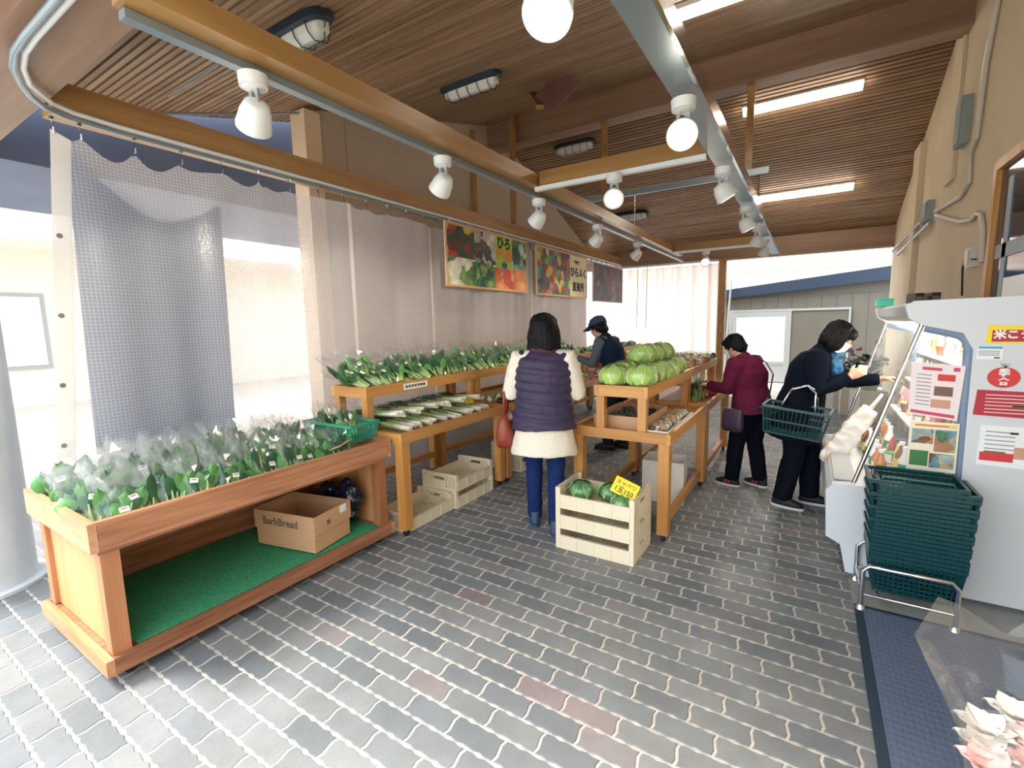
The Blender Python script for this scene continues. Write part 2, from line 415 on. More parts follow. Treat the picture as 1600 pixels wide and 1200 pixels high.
for a in ((wy0, wy1, wz1, wz1+.07), (wy0, wy1, wz0-.07, wz0)): wn.box(XR-.045, XR, a[0], a[1], a[2], a[3])
win = tag(wn.build('window_1', 'wood_orange_z'), 'shop window in an orange timber frame', None, None, 'structure')
MB().box(XR-.012, XR+.0, wy0, wy1, wz0, wz1).build('pane', 'window_glass', win)
MB().box(XR-.02, XR-.013, 4.3, 4.95, 1.95, 2.05).build('mullion', 'blind_grey', win)
MB().box(XR-.02, XR-.013, 4.72, 4.8, wz0, 2.5).build('mullion', 'blind_grey', win)
MB().box(XR-.02, XR-.013, 4.1, 4.7, 1.62, 1.8).build('notice', 'white', win)

# ---- left wall: stucco building behind the curtain
mat('stucco_left', '#c4b3a2', .85, var=.05, scale=2)
mat('stucco_warm', '#e6cdb0', .85, var=.05, scale=2)
wl = MB(); poly = [(3.2, 0), (10.2, 0), (10.2, roof_z(10.2)), (YR, ZR), (3.2, roof_z(3.2))]
wl.prism(poly, lambda p: (XL-.15, p[0], p[1]), lambda p: (XL, p[0], p[1]))
wall_l = tag(wl.build('wall_left', 'stucco_left'), 'greyish stucco side wall behind the clear curtain', None, None, 'structure')
MB().box(XL-.1, XL+.12, 3.06, 3.24, 0, 3.68).build('corner_pilaster', 'stucco_warm', wall_l)
MB().box(XL, XL+.02, 3.64, 3.7, 2.9, 3.8).build('cover_strip', 'stucco_left', wall_l)
MB().box(XL, XL+.05, 5.9, 5.98, 2.9, 4.4).build('cover_strip', 'beam_wood_y', wall_l)

# ---- concrete column at the far left
mat('concrete', '#cdd3d6', .75, var=.1, scale=3, bump=.05)  # grey lightened in the colour itself, standing in for veiling flare
cl = MB(); cl.tube([(-4.29, .515, -.005), (-4.29, .515, 2.84)], [.28, .28], 40, cap=True)
cl.tube([(-4.29, .515, -.005), (-4.29, .515, .02)], [.34, .34], 40)
col = tag(cl.build('column', 'concrete', smooth=True), 'thick round grey concrete column at the left edge', None, None, 'structure')

# ---- timber post at the far end
tag(MB().box(-1.63, -1.49, 10.45, 10.6, 0, 2.76).build('post', 'beam_wood_y'), 'square timber post at the end of the back curtain', None, None, 'structure')
bpy.data.objects['post']['kind'] = 'structure'

# ---- shed behind
mat('shed_siding', '#5b584f', .7, var=.06, scale=2); mat('fascia_dark', '#1b2b40', .5); mat('alu', '#9fa3a3', .4, metal=.3); mat('frosted', '#c4d0d6', .3)
SY = 13.0
wb = MB(); poly = [(-1.86, 0), (1.9, 0), (1.9, 2.45), (-1.86, 2.1)]
wb.prism(poly, lambda p: (p[0], SY, p[1]), lambda p: (p[0], SY+2.5, p[1]))
wall_b = tag(wb.build('wall_back', 'shed_siding'), 'grey-brown panelled wall of the shed at the end', None, None, 'structure')
pmesh = MB().box(-.142, .142, -.012, 0, .02, 2.06).mesh('panel', 'shed_siding')
for k in range(13): link('panel', pmesh, wall_b, (-1.70+k*.29, SY, 0))
fa = MB(); fa.prism([(-2.0, 2.05), (1.9, 2.36), (1.9, 2.66), (-2.0, 2.26)], lambda p: (p[0], SY-.12, p[1]), lambda p: (p[0], SY+2.8, p[1]))
fa.build('fascia', 'fascia_dark', wall_b)
dr = MB()
x0, xm, x1, zt = -1.70, -.42, .73, 1.72
for a in ((x0-.03, x0+.03), (xm-.03, xm+.03), (x1-.02, x1+.02)): dr.box(a[0], a[1], SY-.05, SY-.012, 0, zt)
dr.box(x0-.03, x1+.02, SY-.05, SY-.012, zt, zt+.05)
door = tag(dr.build('door_1', 'alu'), 'sliding aluminium shed door with a frosted upper pane', None, None, 'structure')
MB().box(x0+.13, xm-.09, SY-.04, SY-.02, .52, 1.6).build('pane', 'frosted', door)
lf = MB(); lf.box(x0+.03, x0+.13, SY-.045, SY-.014, .02, zt); lf.box(xm-.09, xm-.03, SY-.045, SY-.014, .02, zt); lf.box(x0+.13, xm-.09, SY-.045, SY-.014, 1.6, zt); lf.box(x0+.13, xm-.09, SY-.045, SY-.014, .44, .52); lf.box(x0+.13, xm-.09, SY-.035, SY-.014, .02, .44)
lf.build('leaf_frame', 'alu', door)
MB().box(xm+.03, x1-.02, SY-.03, SY-.014, .02, zt).build('dark_leaf', 'shed_siding', door)
tag(MB().tube([(-1.78, SY-.25, 0), (-1.70, SY-.25, 2.25), (-1.69, SY-.25, 2.5)], .022, 8).build('down_pipe', 'alu'), 'thin pale drain pipe beside the shed door', 'pipe')

# ---- world outside: pale house beyond the shed, beige building on the left
mat('house_pale', '#efe3dc', .8, var=.05, scale=1.5); mat('house_board', '#e9d8cf', .8); mat('roof_tile_pale', '#cdbcb6', .7); mat('leaf_pale', '#b9b58e', .7, var=.3, scale=5)
hs = thing('house', 'pale pink-white house behind the shed roof', 'house', (0, 24, 0))
MB().box(-9, 4.5, 0, 5, 0, 3.7).build('wall', 'house_pale', hs)
MB().prism([(-.7, 3.7), (5.5, 3.7), (2.4, 5.4)], lambda p: (-9.6, p[0], p[1]), lambda p: (5.1, p[0], p[1])).build('roof', 'roof_tile_pale', hs)
sid = MB().box(-6.6, 6.6, -.03, 0, 0, .2).mesh('siding_board', 'house_board')
for k in range(15): link('siding_board', sid, hs, (-2.2, -.01, .5+k*.22))
mat('house_window', '#c8cfd2', .2)
for x in (-3.6, .4):
    wo = MB().box(x-.7, x+.7, -.06, -.03, 2.0, 3.1).build('window', 'alu', hs); MB().box(x-.62, x+.62, -.075, -.062, 2.08, 3.02).build('pane', 'house_window', wo)
mat('beige_sun', '#e6dacd', .8, var=.04, scale=1.); mat('awning_white', '#e8e4de', .6); mat('pink_sign', '#e0508c', .5); mat('shade_blue', '#6f7f96', .7)
lb = thing('shop_building', 'sunlit beige shop building across the yard on the left', 'building', (-14, 4, 0))
MB().box(-3, 0, -12, 10, 0, 5.2).build('wall', 'beige_sun', lb)
MB().box(-.2, 1.8, -12, 10, 3.3, 3.45).build('canopy', 'awning_white', lb)
MB().box(-3.4, .5, -12.4, 10.4, 5.2, 5.5).build('roof', 'shade_blue', lb)
for y in (-4.2, -1.6, 2.0): 
    wo = MB().box(0, .05, y-.9, y+.9, .8, 2.4).build('window', 'alu', lb); MB().box(.05, .07, y-.82, y+.82, .88, 2.32).build('pane', 'house_window', lb if False else wo)
tag(MB().box(-13.98, -13.9, 1.55, 2.3, 2.1, 2.45).build('sign_board', 'pink_sign'), 'small bright pink sign on the beige building', 'sign')

# deep eave of the neighbouring building beyond the curtain
mat('eave_slate', '#5d6780', .7, var=.1, scale=2)
nb = thing('neighbour_eave', 'dark slate-blue eave of the neighbouring building above the curtain', 'building', (-5.2, 1.9, 0))
MB().box(-2.0, 0, -1.3, 3.2, 2.86, 4.0).build('fascia', 'eave_slate', nb)
for y in (-1.2, 1.1): MB().box(-1.9, -1.75, y-.08, y+.08, 0, 2.86).build('post', 'eave_slate', nb)
# ================================================================== CURTAINS, POSTERS, LIGHTING
def curtain_material(name, col, dens, grid=True, trans=.55, rough=.25, pitch=.021):
    m, nt, b = nodes_of(name); out = nt.nodes['Material Output']; nt.nodes.remove(b)
    tr = N(nt, 'ShaderNodeBsdfTransparent'); tl = N(nt, 'ShaderNodeBsdfTranslucent'); df = N(nt, 'ShaderNodeBsdfDiffuse'); gl = N(nt, 'ShaderNodeBsdfGlossy')
    tl.inputs[0].default_value = lin(col); df.inputs[0].default_value = lin(col); gl.inputs['Roughness'].default_value = rough
    a = N(nt, 'ShaderNodeMixShader'); a.inputs[0].default_value = 1-trans; nt.links.new(tl.outputs[0], a.inputs[1]); nt.links.new(df.outputs[0], a.inputs[2])
    g2 = N(nt, 'ShaderNodeMixShader'); g2.inputs[0].default_value = .10; nt.links.new(a.outputs[0], g2.inputs[1]); nt.links.new(gl.outputs[0], g2.inputs[2])
    mx = N(nt, 'ShaderNodeMixShader'); nt.links.new(tr.outputs[0], mx.inputs[1]); nt.links.new(g2.outputs[0], mx.inputs[2])
    tc = N(nt, 'ShaderNodeTexCoord'); sp = N(nt, 'ShaderNodeSeparateXYZ'); nt.links.new(tc.outputs['Object'], sp.inputs[0])
    if grid:
        vals = []
        for o in ('Y', 'Z'):
            md = N(nt, 'ShaderNodeMath', operation='MULTIPLY'); md.inputs[1].default_value = 1/pitch; nt.links.new(sp.outputs[o], md.inputs[0])
            fr = N(nt, 'ShaderNodeMath', operation='FRACT'); nt.links.new(md.outputs[0], fr.inputs[0])
            lt = N(nt, 'ShaderNodeMath', operation='LESS_THAN'); lt.inputs[1].default_value = .2; nt.links.new(fr.outputs[0], lt.inputs[0]); vals.append(lt)
        mm = N(nt, 'ShaderNodeMath', operation='MAXIMUM'); nt.links.new(vals[0].outputs[0], mm.inputs[0]); nt.links.new(vals[1].outputs[0], mm.inputs[1])
        rp = N(nt, 'ShaderNodeMapRange'); rp.inputs['To Min'].default_value = dens; rp.inputs['To Max'].default_value = min(1, dens+.28); nt.links.new(mm.outputs[0], rp.inputs['Value'])
        nt.links.new(rp.outputs[0], mx.inputs[0])
        nz = N(nt, 'ShaderNodeTexNoise'); nz.inputs['Scale'].default_value = 60; nt.links.new(tc.outputs['Object'], nz.inputs['Vector'])
        bp = N(nt, 'ShaderNodeBump'); bp.inputs['Strength'].default_value = .5; bp.inputs['Distance'].default_value = .004; nt.links.new(nz.outputs['Fac'], bp.inputs['Height']); nt.links.new(bp.outputs[0], gl.inputs['Normal'])
    else:
        mx.inputs[0].default_value = dens
    nt.links.new(mx.outputs[0], out.inputs['Surface']); return m
curtain_material('vinyl_mesh', '#e6e3e8', .42, trans=.4)
curtain_material('vinyl_edge', '#f3efe8', .92, grid=False, trans=.4)
curtain_material('dark_mesh', '#1f5578', .97, grid=True, trans=.3, rough=.3, pitch=.012)
curtain_material('back_cloth', '#f3e3dc', .97, grid=False, trans=.75)
mat('rail_alu', '#93a2aa', .35, metal=.6); mat('rail_white', '#dfe6e8', .35)

XC, ZC = -3.65, 2.745
# rail: straight over the curtain, rounded corner, then across the open front
rail_pts = [(XC, 10.42, ZC+.02)]+[(XC, y, ZC+.02) for y in (8, 6, 4, 2.2, 1.3)]
rail_pts += [(-3.64, 1.06, ZC+.025), (-3.60, .965, ZC+.03), (-3.50, .885, ZC+.035), (-3.38, .825, ZC+.04), (-3.22, .77, ZC+.045), (-3.05, .742, ZC+.05), (-2.85, .735, ZC+.05), (-2.4, .735, ZC+.05), (.9, .735, ZC+.05)]
rl = thing('curtain_rail', 'white double curtain rail curving round the front left corner', 'rail', (0, 0, 0))
MB().tube(rail_pts, .016, 8).build('track', 'rail_alu', rl, smooth=True)
MB().tube([(p[0]+(.0 if i < 9 else .0), p[1]+(.0 if i < 6 else .035), p[2]+(.033 if i < 9 else .012)) for i, p in enumerate(rail_pts)], .014, 8).build('track', 'rail_white', rl, smooth=True)

def hook_y(k): return 1.0 if k == 0 else 1.12+(k-1)*.262
NH = 37
def edge_y(z): return .745+.09*z
def ctop(y):
    k = (y-1.12)/.262; fr = k-math.floor(k); sag = .10 if y < 2.2 else .035
    return ZC-.075-sag*4*fr*(1-fr)*(.6+.4*math.sin(k*1.7))
def wave(y, z): return .022*math.sin(y*7.1)+.012*math.sin(y*17.3+1)+.015*math.sin(y*2.3+z*.7)
cur = thing('clear_curtain', 'long clear vinyl mesh curtain hanging along the left side', 'curtain', (XC, 0, 0))
Y0, Y1 = .86, 10.3
def sheet_pt(a, b):
    z = .03+b*(ZC-.11); ya = edge_y(z)+.07; y = ya+a*(Y1-ya); return (wave(y, b)*min(1, a*25), y, .03+b*(ctop(y)-.03))
MB().grid(sheet_pt, 300, 10).build('sheet', 'vinyl_mesh', cur, smooth='all', fix=False)
MB().grid(lambda a, b: (.004, edge_y(.03+b*2.66)+.085*a, .03+b*(2.655-.04*a)), 3, 12).build('edge_band', 'vinyl_edge', cur, smooth='all', fix=False)
for z in (.9, 1.25, 1.65, 2.1): MB().tube([(.004, edge_y(z)+.03, z), (.012, edge_y(z)+.03, z)], .014, 10).build('grommet', 'steel', cur)
for y in (2.95, 4.1, 6.3, 8.4): MB().grid(lambda a, b: (.006+wave(y+.05*a, b), y+.05*a, .03+b*(ctop(y+.05*a)-.03)), 1, 10).build('seam', 'vinyl_edge', cur, smooth='all', fix=False)
hk = MB(); hk.tube([(0, 0, 0), (0, 0, -.03), (.012, 0, -.055), (.01, 0, -.085), (-.008, 0, -.08)], .005, 6); hk.box(-.012, .012, -.008, .008, -.012, .006)
hkm = hk.mesh('hook', 'steel')
for k in range(NH): link('hook', hkm, cur, (0, hook_y(k), ZC+.004))
# dark mesh sheet hung behind its near end
def sheet_top(a): return 2.60-.42*math.sin(min(1, a*1.05)*PI*.62)**1.0*(1-.28*a)+.30*max(0, a-.55)
ds = MB().grid(lambda a, b: (-.07+.02*math.sin(a*9), 1.0+a*.84+.06*b, .02+b*(sheet_top(a)-.02)), 24, 12).build('shade_sheet', 'dark_mesh', smooth='all', fix=False)
ds.location = (XC, 0, 0); tag(ds, 'dark blue-grey mesh sheet hung behind the near end of the clear curtain', 'sheet')
# pleated curtain across the far end
def bw(x): return .05*math.sin(x*19)+.03*math.sin(x*41+1)
bc = thing('back_curtain', 'pale pinkish backlit cloth curtain across the far end', 'curtain', (0, 10.42, 0))
MB().grid(lambda a, b: (-3.62+a*2.0, bw(-3.62+a*2.0)*(1-.3*b), .05+b*2.63), 120, 4).build('cloth', 'back_cloth', bc, smooth='all', fix=False)
MB().tube([(-3.65, 0, 2.76), (-1.62, 0, 2.76)], .014, 8).build('track', 'rail_alu', bc)
for k in range(9): link('hook', hkm, bc, (-3.55+k*.235, 0, 2.765))
for x in (-3.25, -3.05): MB().tube([(x, -.06, 2.74), (x+.01, -.1, 2.2), (x, -.11, 1.4)], .006, 6).build('pull_cord', 'black_rubber', bc)

# ---- three picture banners hung on the curtain rail
patchwork('p_peppers', ['#7c2a1e', '#2f5a2e', '#c2452a', '#d9c05a', '#28402c', '#8f3a2b'], 9)
patchwork('p_mush', ['#4a3a33', '#d8cdbb', '#b8a894', '#e3dccb', '#6b5648', '#3a4a48'], 11)
patchwork('p_leafwhite', ['#e6e6d2', '#7da35a', '#dfe3cf', '#a8c07c', '#f0efe0', '#5d8a4a'], 8)
patchwork('p_asparagus', ['#4d8a3e', '#7fae55', '#3c6d3a', '#a7c46b', '#2f5f48'], 16)
patchwork('p_tomato', ['#e3663a', '#d84a32', '#ee9a5a', '#6c8f4e', '#e87f4a', '#c9cfa0'], 7)
patchwork('p_carrot', ['#eb8f4f', '#f0a765', '#e07a3c', '#f2b882'], 5)
patchwork('p_spinach', ['#2f6a4f', '#8fc0a0', '#3b7d5a', '#c9e0cf', '#1f4a3c'], 9)
patchwork('p_mixed', ['#3f7a4a', '#d97a3f', '#b9433a', '#4b8f78', '#e2c65e', '#7c5a8a', '#2f5a50', '#88b56a'], 10)
patchwork('p_dark', ['#5a4652', '#7a3a42', '#465a66', '#6e5a68', '#4a3a3e', '#8a7f86', '#3c4a52'], 6)
mat('p_lime', '#a4c83a', .5); mat('p_cream', '#e6dcae', .5, var=.04); mat('ink_dark', '#1d2418', .6); mat('ink_orange', '#e58a3a', .6); mat('ink_blue', '#2f4f9a', .6); mat('poster_frame', '#d9a06a', .5); mat('poster_edge_white', '#efe6da', .5)
def banner(y0, y1, z0, z1, label, patches, frame='poster_frame', fr=.025):
    xs = XC+.075
    t = thing('picture_banner', label, 'banner', (xs, 0, 0), group='picture banners on the curtain rail')
    MB().box(-.012, 0, y0, y1, z0, z1).build('backing', 'poster_edge_white', t)
    W, H = y1-y0, z1-z0
    for (a0, b0, a1, b1, m) in patches:
        pb = MB().box(-.0005, .004, 0, (a1-a0)*(W-2*fr), 0, (b1-b0)*(H-2*fr))
        pb.build('picture', m, t, loc=(0, y0+fr+a0*(W-2*fr), z0+fr+b0*(H-2*fr)))
    f = MB(); f.box(0, .008, y0, y0+fr, z0, z1); f.box(0, .008, y1-fr, y1, z0, z1); f.box(0, .008, y0+fr, y1-fr, z0, z0+fr); f.box(0, .008, y0+fr, y1-fr, z1-fr, z1)
    f.build('border', frame, t)
    for k in range(5): MB().tube([(0, y0+.12+k*(W-.24)/4, z1-.01), (-.04, y0+.12+k*(W-.24)/4, z1+.05)], .004, 5).build('tie', 'white', t)
    return t
b1 = banner(4.27, 6.10, 2.00, 2.735, 'nearest vegetable photo banner with peppers, mushrooms and a lime square', [
    (0, .47, .3, 1, 'p_peppers'), (.3, .44, .56, 1, 'p_mush'), (.56, .4, .79, 1, 'p_lime'), (.79, .42, 1, 1, 'p_spinach'),
    (0, 0, .27, .47, 'p_leafwhite'), (.27, 0, .53, .44, 'p_asparagus'), (.53, 0, .8, .4, 'p_tomato'), (.8, 0, 1, .42, 'p_carrot')])
def onban(t, body, y, z, size, m, bold=.004):
    return lettering(body, size, m, t, frame_matrix((.0075, y, z), (0, 1, 0), (0, 0, 1)), bold)
onban(b1, 'ひろ', 5.49, 2.62, .17, 'ink_dark', .008); onban(b1, 'ゆめ', 5.5, 2.46, .2, 'ink_orange', .012)
MB().ell((.006, 5.5, 2.34), .002, .07, .045, 16, 8).build('emblem', 'ink_blue', b1)
b2 = banner(6.39, 8.31, 1.99, 2.735, 'middle vegetable photo banner with large black lettering on cream', [(0, 0, .62, 1, 'p_mixed'), (.62, 0, 1, 1, 'p_cream')])
onban(b2, 'ひらふく', 7.93, 2.42, .175, 'ink_dark', .008); onban(b2, '直売所', 7.92, 2.17, .17, 'ink_dark', .006); onban(b2, '農産物', 7.85, 2.6, .07, 'ink_dark', .002)
b3 = banner(8.60, 10.28, 1.95, 2.70, 'farthest dim banner with a dark red and grey vegetable photo', [(0, 0, 1, 1, 'p_dark')], 'poster_edge_white', .015)

# ---- suspended lighting frame
ZG = 2.70; XLr, XRr = -2.14, -.595
wood('frame_wood_y', '#ab8450', '#8d683a', 'y', rough=.3, fine=12.); wood('frame_wood_x', '#ab8450', '#8d683a', 'x', rough=.3, fine=12.)
mat('lamp_white', '#dcdedc', .35); mat('lamp_grey', '#aab1b4', .3, metal=.5); mat('caged_black', '#22313f', .5); mat('diffuser', '#d6dbd8', .4)
lf = thing('light_frame', 'suspended timber frame carrying spotlight tracks', 'light frame', (0, 0, ZG))
MB().box(XLr-.02, XLr+.13, .8, 9.0, .0, .1).build('timber', 'frame_wood_y', lf)
MB().box(XRr-.075, XRr+.055, .9, 9.9, .0, .08).build('channel', 'rail_alu', lf)
MB().box(XRr+.056, XRr+.075, .9, 9.9, -.01, .09).build('channel_lip', 'chrome', lf)
for y in (3.65, 8.33): 
    MB().box(XLr+.14, XRr-.08, y, y+.05, .0, .12).build('timber', 'frame_wood_x', lf)
    MB().box(XLr+.1, XRr-.08, y-.012, y+.03, -.035, -.002).build('track', 'rail_white', lf)
MB().box(XLr-.03, XLr+.02, .82, 9.6, -.035, -.002).build('track', 'rail_alu', lf)
MB().box(-2.75, -.5, 6.43, 6.47, .53, .6).build('cross_bar', 'rail_alu', lf)
for x in (-2.52, -.72):
    MB().box(x-.04, x+.04, 6.45, 6.49, .6, 4.24-ZG).build('hanger', 'frame_wood_y', lf)
for x in (XLr+.06, XRr): MB().cyl((x, 6.45, .08), (x, 6.45, .53), .008, .008, 8).build('hanger_rod', 'steel', lf)
# spotlights
def spot_proto(lit):
    t = thing('spotlight', 'spotlight', 'spotlight', (0, 0, 0))
    b = MB(); b.cyl((0, 0, 0), (0, 0, -.05), .062, .058, 24); b.cyl((0, 0, -.05), (0, 0, -.062), .05, .03, 24); b.build('canopy', 'lamp_white', t, smooth=True)
    a = MB()
    for s in (-1, 1): a.bar((s*.022, 0, -.055), (s*.03, .0, -.15), .012, .02)
    a.cyl((-.032, 0, -.145), (.032, 0, -.145), .014, .014, 10); a.build('yoke', 'lamp_grey', t)
    return t
mat('bulb_on', '#fff1d8', .3, emit=14.); mat('bulb_dim', '#e6e2d6', .3, emit=1.2)  # second lens, for heads that look unlit, still given a faint glow
def spotlight(x, y, aim, lit, label):
    t = spot_proto(lit); t.location = (x, y, ZG-.036); t['label'] = label; t['group'] = 'spotlights on the suspended frame'
    d = Vector(aim).normalized(); q = d.to_track_quat('Z', 'Y'); M = Matrix.Translation((0, 0, -.155)) @ q.to_matrix().to_4x4()
    h = MB(); h.loft([((0, 0, -.05), .03, .03, None), ((0, 0, -.042), .05, .05, None), ((0, 0, .0), .066, .066, None), ((0, 0, .05), .073, .073, None), ((0, 0, .056), .076, .076, None), ((0, 0, .075), .076, .076, None)], 24)
    hd = h.build('head', 'lamp_white', t, smooth=True); hd.matrix_local = M
    g = MB().loft([((0, 0, .0755), .055, .055, None), ((0, 0, .079), .05, .05, None)], 24).build('lens', 'bulb_on' if lit else 'bulb_dim', hd, smooth=True)
    ld = bpy.data.lights.new('spot_beam', 'SPOT'); ld.energy = 55 if lit else 22; ld.color = (1, .88, .7); ld.spot_size = math.radians(75); ld.spot_blend = .6; ld.shadow_soft_size = .05  # unlit-looking heads get a weak beam too, added to light the produce
    lo = bpy.data.objects.new('spot_beam', ld); COL.objects.link(lo); lo.parent = hd; lo.matrix_local = Matrix.Translation((0, 0, .1)) @ Matrix.Rotation(PI, 4, 'X')
    return t
Lx = XLr-.005; Rx = XRr-.01
for k, y in enumerate((1.29, 2.57, 3.9, 5.3, 6.8)): spotlight(Lx, y, (-.75, .25, -.62), False, '%s spotlight from the front on the left-hand track' % ORD[k])
camdir = lambda x, y: (0-x, 0-y, 1.55-2.5)
for k, (y, lit, aim) in enumerate(((1.38, True, (.05, -.55, -.8)), (2.64, True, None), (3.94, False, (.45, .25, -.85)), (5.4, False, (.4, .2, -.8)), (6.63, False, (-.3, .2, -.8)), (7.76, False, (-.3, .2, -.8)))):
    spotlight(Rx-(.1 if k == 0 else 0), y, aim or (.16, -.95, -.55), lit, '%s spotlight from the front on the right-hand channel' % ORD[k])
spotlight(-1.33, 3.62, (.25, -.85, -.5), True, 'lit spotlight on the nearer cross track')
spotlight(-1.5, 8.33, (.1, -.85, -.5), True, 'lit spotlight on the far cross track')
# caged bulkhead lamps on the ceiling
def caged(x, y, L, label):
    s = .274 if y < YR else -.38
    t = thing('caged_lamp', label, 'lamp', (x, y, roof_z(y)+.002), group='caged ceiling lamps', rot=(math.atan(s), 0, 0))
    b = MB(); b.loft([((0, 0, 0), L/2, .1, None), ((0, 0, -.04), L/2, .1, None), ((0, 0, -.055), L/2-.02, .085, None)], 24, p=5); b.build('base', 'caged_black', t)
    d = MB(); d.loft([((0, 0, -.05), L/2-.03, .075, None), ((0, 0, -.1), L/2-.04, .068, None), ((0, 0, -.13), L/2-.09, .04, None)], 24, p=4); d.build('diffuser', 'diffuser', t, smooth=40)
    n = 5
    for k in range(n):
        xx = -L/2+.1+k*(L-.2)/(n-1)
        MB().tube([(xx, -.088, -.04), (xx, -.08, -.1), (xx, -.045, -.142), (xx, .045, -.142), (xx, .08, -.1), (xx, .088, -.04)], .004, 5).build('guard_wire', 'caged_black', t)
    MB().tube([(-L/2+.02, 0, -.05), (-L/2+.07, 0, -.142), (L/2-.07, 0, -.142), (L/2-.02, 0, -.05)], .004, 5).build('guard_wire', 'caged_black', t)
for x, y, lab in ((-2.84, 1.97, 'nearest large caged lamp above the left track'), (-3.0, 4.06, 'second caged ceiling lamp on the near roof slope'), (-3.32, 7.25, 'caged ceiling lamp just beyond the ridge beam'), (-3.06, 9.22, 'farthest caged ceiling lamp on the far slope')):
    caged(x, y, .7, lab)
mat('tube_glow', '#fff3e2', .4, emit=9.0); mat('fixture_white', '#dcdad4', .4)
for x, y, lab in ((-.26, 7.33, 'bright fluorescent strip just beyond the ridge beam'), (-.19, 9.25, 'bright fluorescent strip on the far roof slope'), (-.5, 4.14, 'bright fluorescent strip at the top edge on the near slope')):
    s = .274 if y < YR else -.38
    t = thing('fluorescent_lamp', lab, 'lamp', (x, y, roof_z(y)+.002), group='fluorescent ceiling strips', rot=(math.atan(s), 0, 0))
    MB().box(-.65, .65, -.07, .07, -.035, 0).build('fixture', 'fixture_white', t)
    MB().loft([((-.64, 0, -.055), .045, .06, Matrix.Rotation(PI/2, 3, 'Y')), ((.64, 0, -.055), .045, .06, Matrix.Rotation(PI/2, 3, 'Y'))], 16).build('diffuser', 'tube_glow', t, smooth=40)
# thin conduits near the left eave
tag(MB().tube([px(262, 150, x=-4.2), px(300, 128, x=-3.6), px(342, 100, x=-3.0)], .008, 6).build('conduit', 'lamp_grey'), 'thin grey conduit under the near roof slope', 'pipe')
tag(MB().tube([(-4.36, 1.7, 3.18), (-4.36, 2.3, 3.38), (-4.36, 3.1, 3.66)], .012, 6).build('conduit', 'lamp_grey'), 'thin pale conduit running to the left wall corner', 'pipe')
# conduit and boxes on the right wall
mat('pvc', '#c4bcae', .4); mat('box_grey', '#8b9794', .5)
W = lambda u, v, dx=.02: px(u, v, x=XR-dx)
tag(MB().tube([W(1562, -10), W(1556, 20), W(1541, 100), W(1532, 170), W(1526, 215), W(1516, 240), W(1514, 285), W(1500, 308), W(1462, 330)], .022, 8).build('conduit', 'pvc', smooth=True), 'beige plastic conduit running down the right wall', 'pipe')
tag(MB().tube([W(1462, 336), W(1500, 346), W(1518, 343), W(1526, 333), W(1533, 335), W(1536, 360), W(1534, 410)], .02, 8).build('conduit', 'pvc', smooth=True), 'looped beige conduit beside the shop window', 'pipe')
for k in range(2): tag(MB().tube([W(1444+k*9, 341+k*6, .05), W(1395+k*8, 392+k*6, .05)], .022, 8).build('steel_pipe', 'steel', smooth=True), ('upper' if k == 0 else 'lower')+' of two slanting steel pipes on the right wall', 'pipe')
def wbox(u, v, w, h, m, label):
    p = W(u, v, 0); t = thing('junction_box', label, 'box', p)
    MB().box(-.07, 0, -w/2, w/2, -h/2, h/2).build('body', m, t); MB().box(-.08, -.071, -w/2+.02, w/2-.02, -h/2+.02, h/2-.02).build('cover', m, t)
wbox(1455, 331, .36, .22, 'box_grey', 'grey junction box where the conduits meet'); wbox(1513, 190, .22, .42, 'box_grey', 'tall grey box high on the right wall'); wbox(1529, 402, .12, .16, 'pvc', 'small beige socket box below the conduit loop')
tag(MB().tube([W(1524, 405, .05), W(1508, 405, .06), W(1504, 420, .05), W(1503, 462, .04)], .008, 6).build('cable', 'black_rubber'), 'black cable plugged into the wall socket', 'cable')
# paper notice on the column
mat('paper_white', '#eef0ee', .6); mat('ink_green', '#3d8a74', .6); mat('ink_grey', '#8a8f94', .6)
nt_ = thing('paper_notice', 'white paper notice on the concrete column', 'notice', (0, 0, 0))
MB().grid(lambda a, b: (-4.29+.285*math.cos(-.3+a*.72), .515+.285*math.sin(-.3+a*.72), 1.32+b*.26), 6, 1).build('sheet', 'paper_white', nt_)
MB().grid(lambda a, b: (-4.29+.287*math.cos(-.25+a*.62), .515+.287*math.sin(-.25+a*.62), 1.35+b*.06), 6, 1).build('print', 'ink_green', nt_)
MB().grid(lambda a, b: (-4.29+.287*math.cos(-.2+a*.5), .515+.287*math.sin(-.2+a*.5), 1.5+b*.04), 6, 1).build('print', 'ink_grey', nt_)
# ================================================================== STANDS
mat('wheel_grey', '#9aa2a6', .3, metal=.6)
def casters(parent, spots, h=.055):
    for x, y in spots:
        c = MB().box(x-.022, x+.022, y-.022, y+.022, h-.006, h).build('caster', 'steel', parent)
        MB().cyl((x-.012, y, .026), (x+.012, y, .026), .026, .026, 14).build('wheel', 'black_rubber', c, smooth=40)
def B(parent, name, m, x0, x1, y0, y1, z0, z1):
    c = ((x0+x1)/2, (y0+y1)/2, (z0+z1)/2)
    return MB().box(x0-c[0], x1-c[0], y0-c[1], y1-c[1], z0-c[2], z1-c[2]).build(name, m, parent, loc=c)
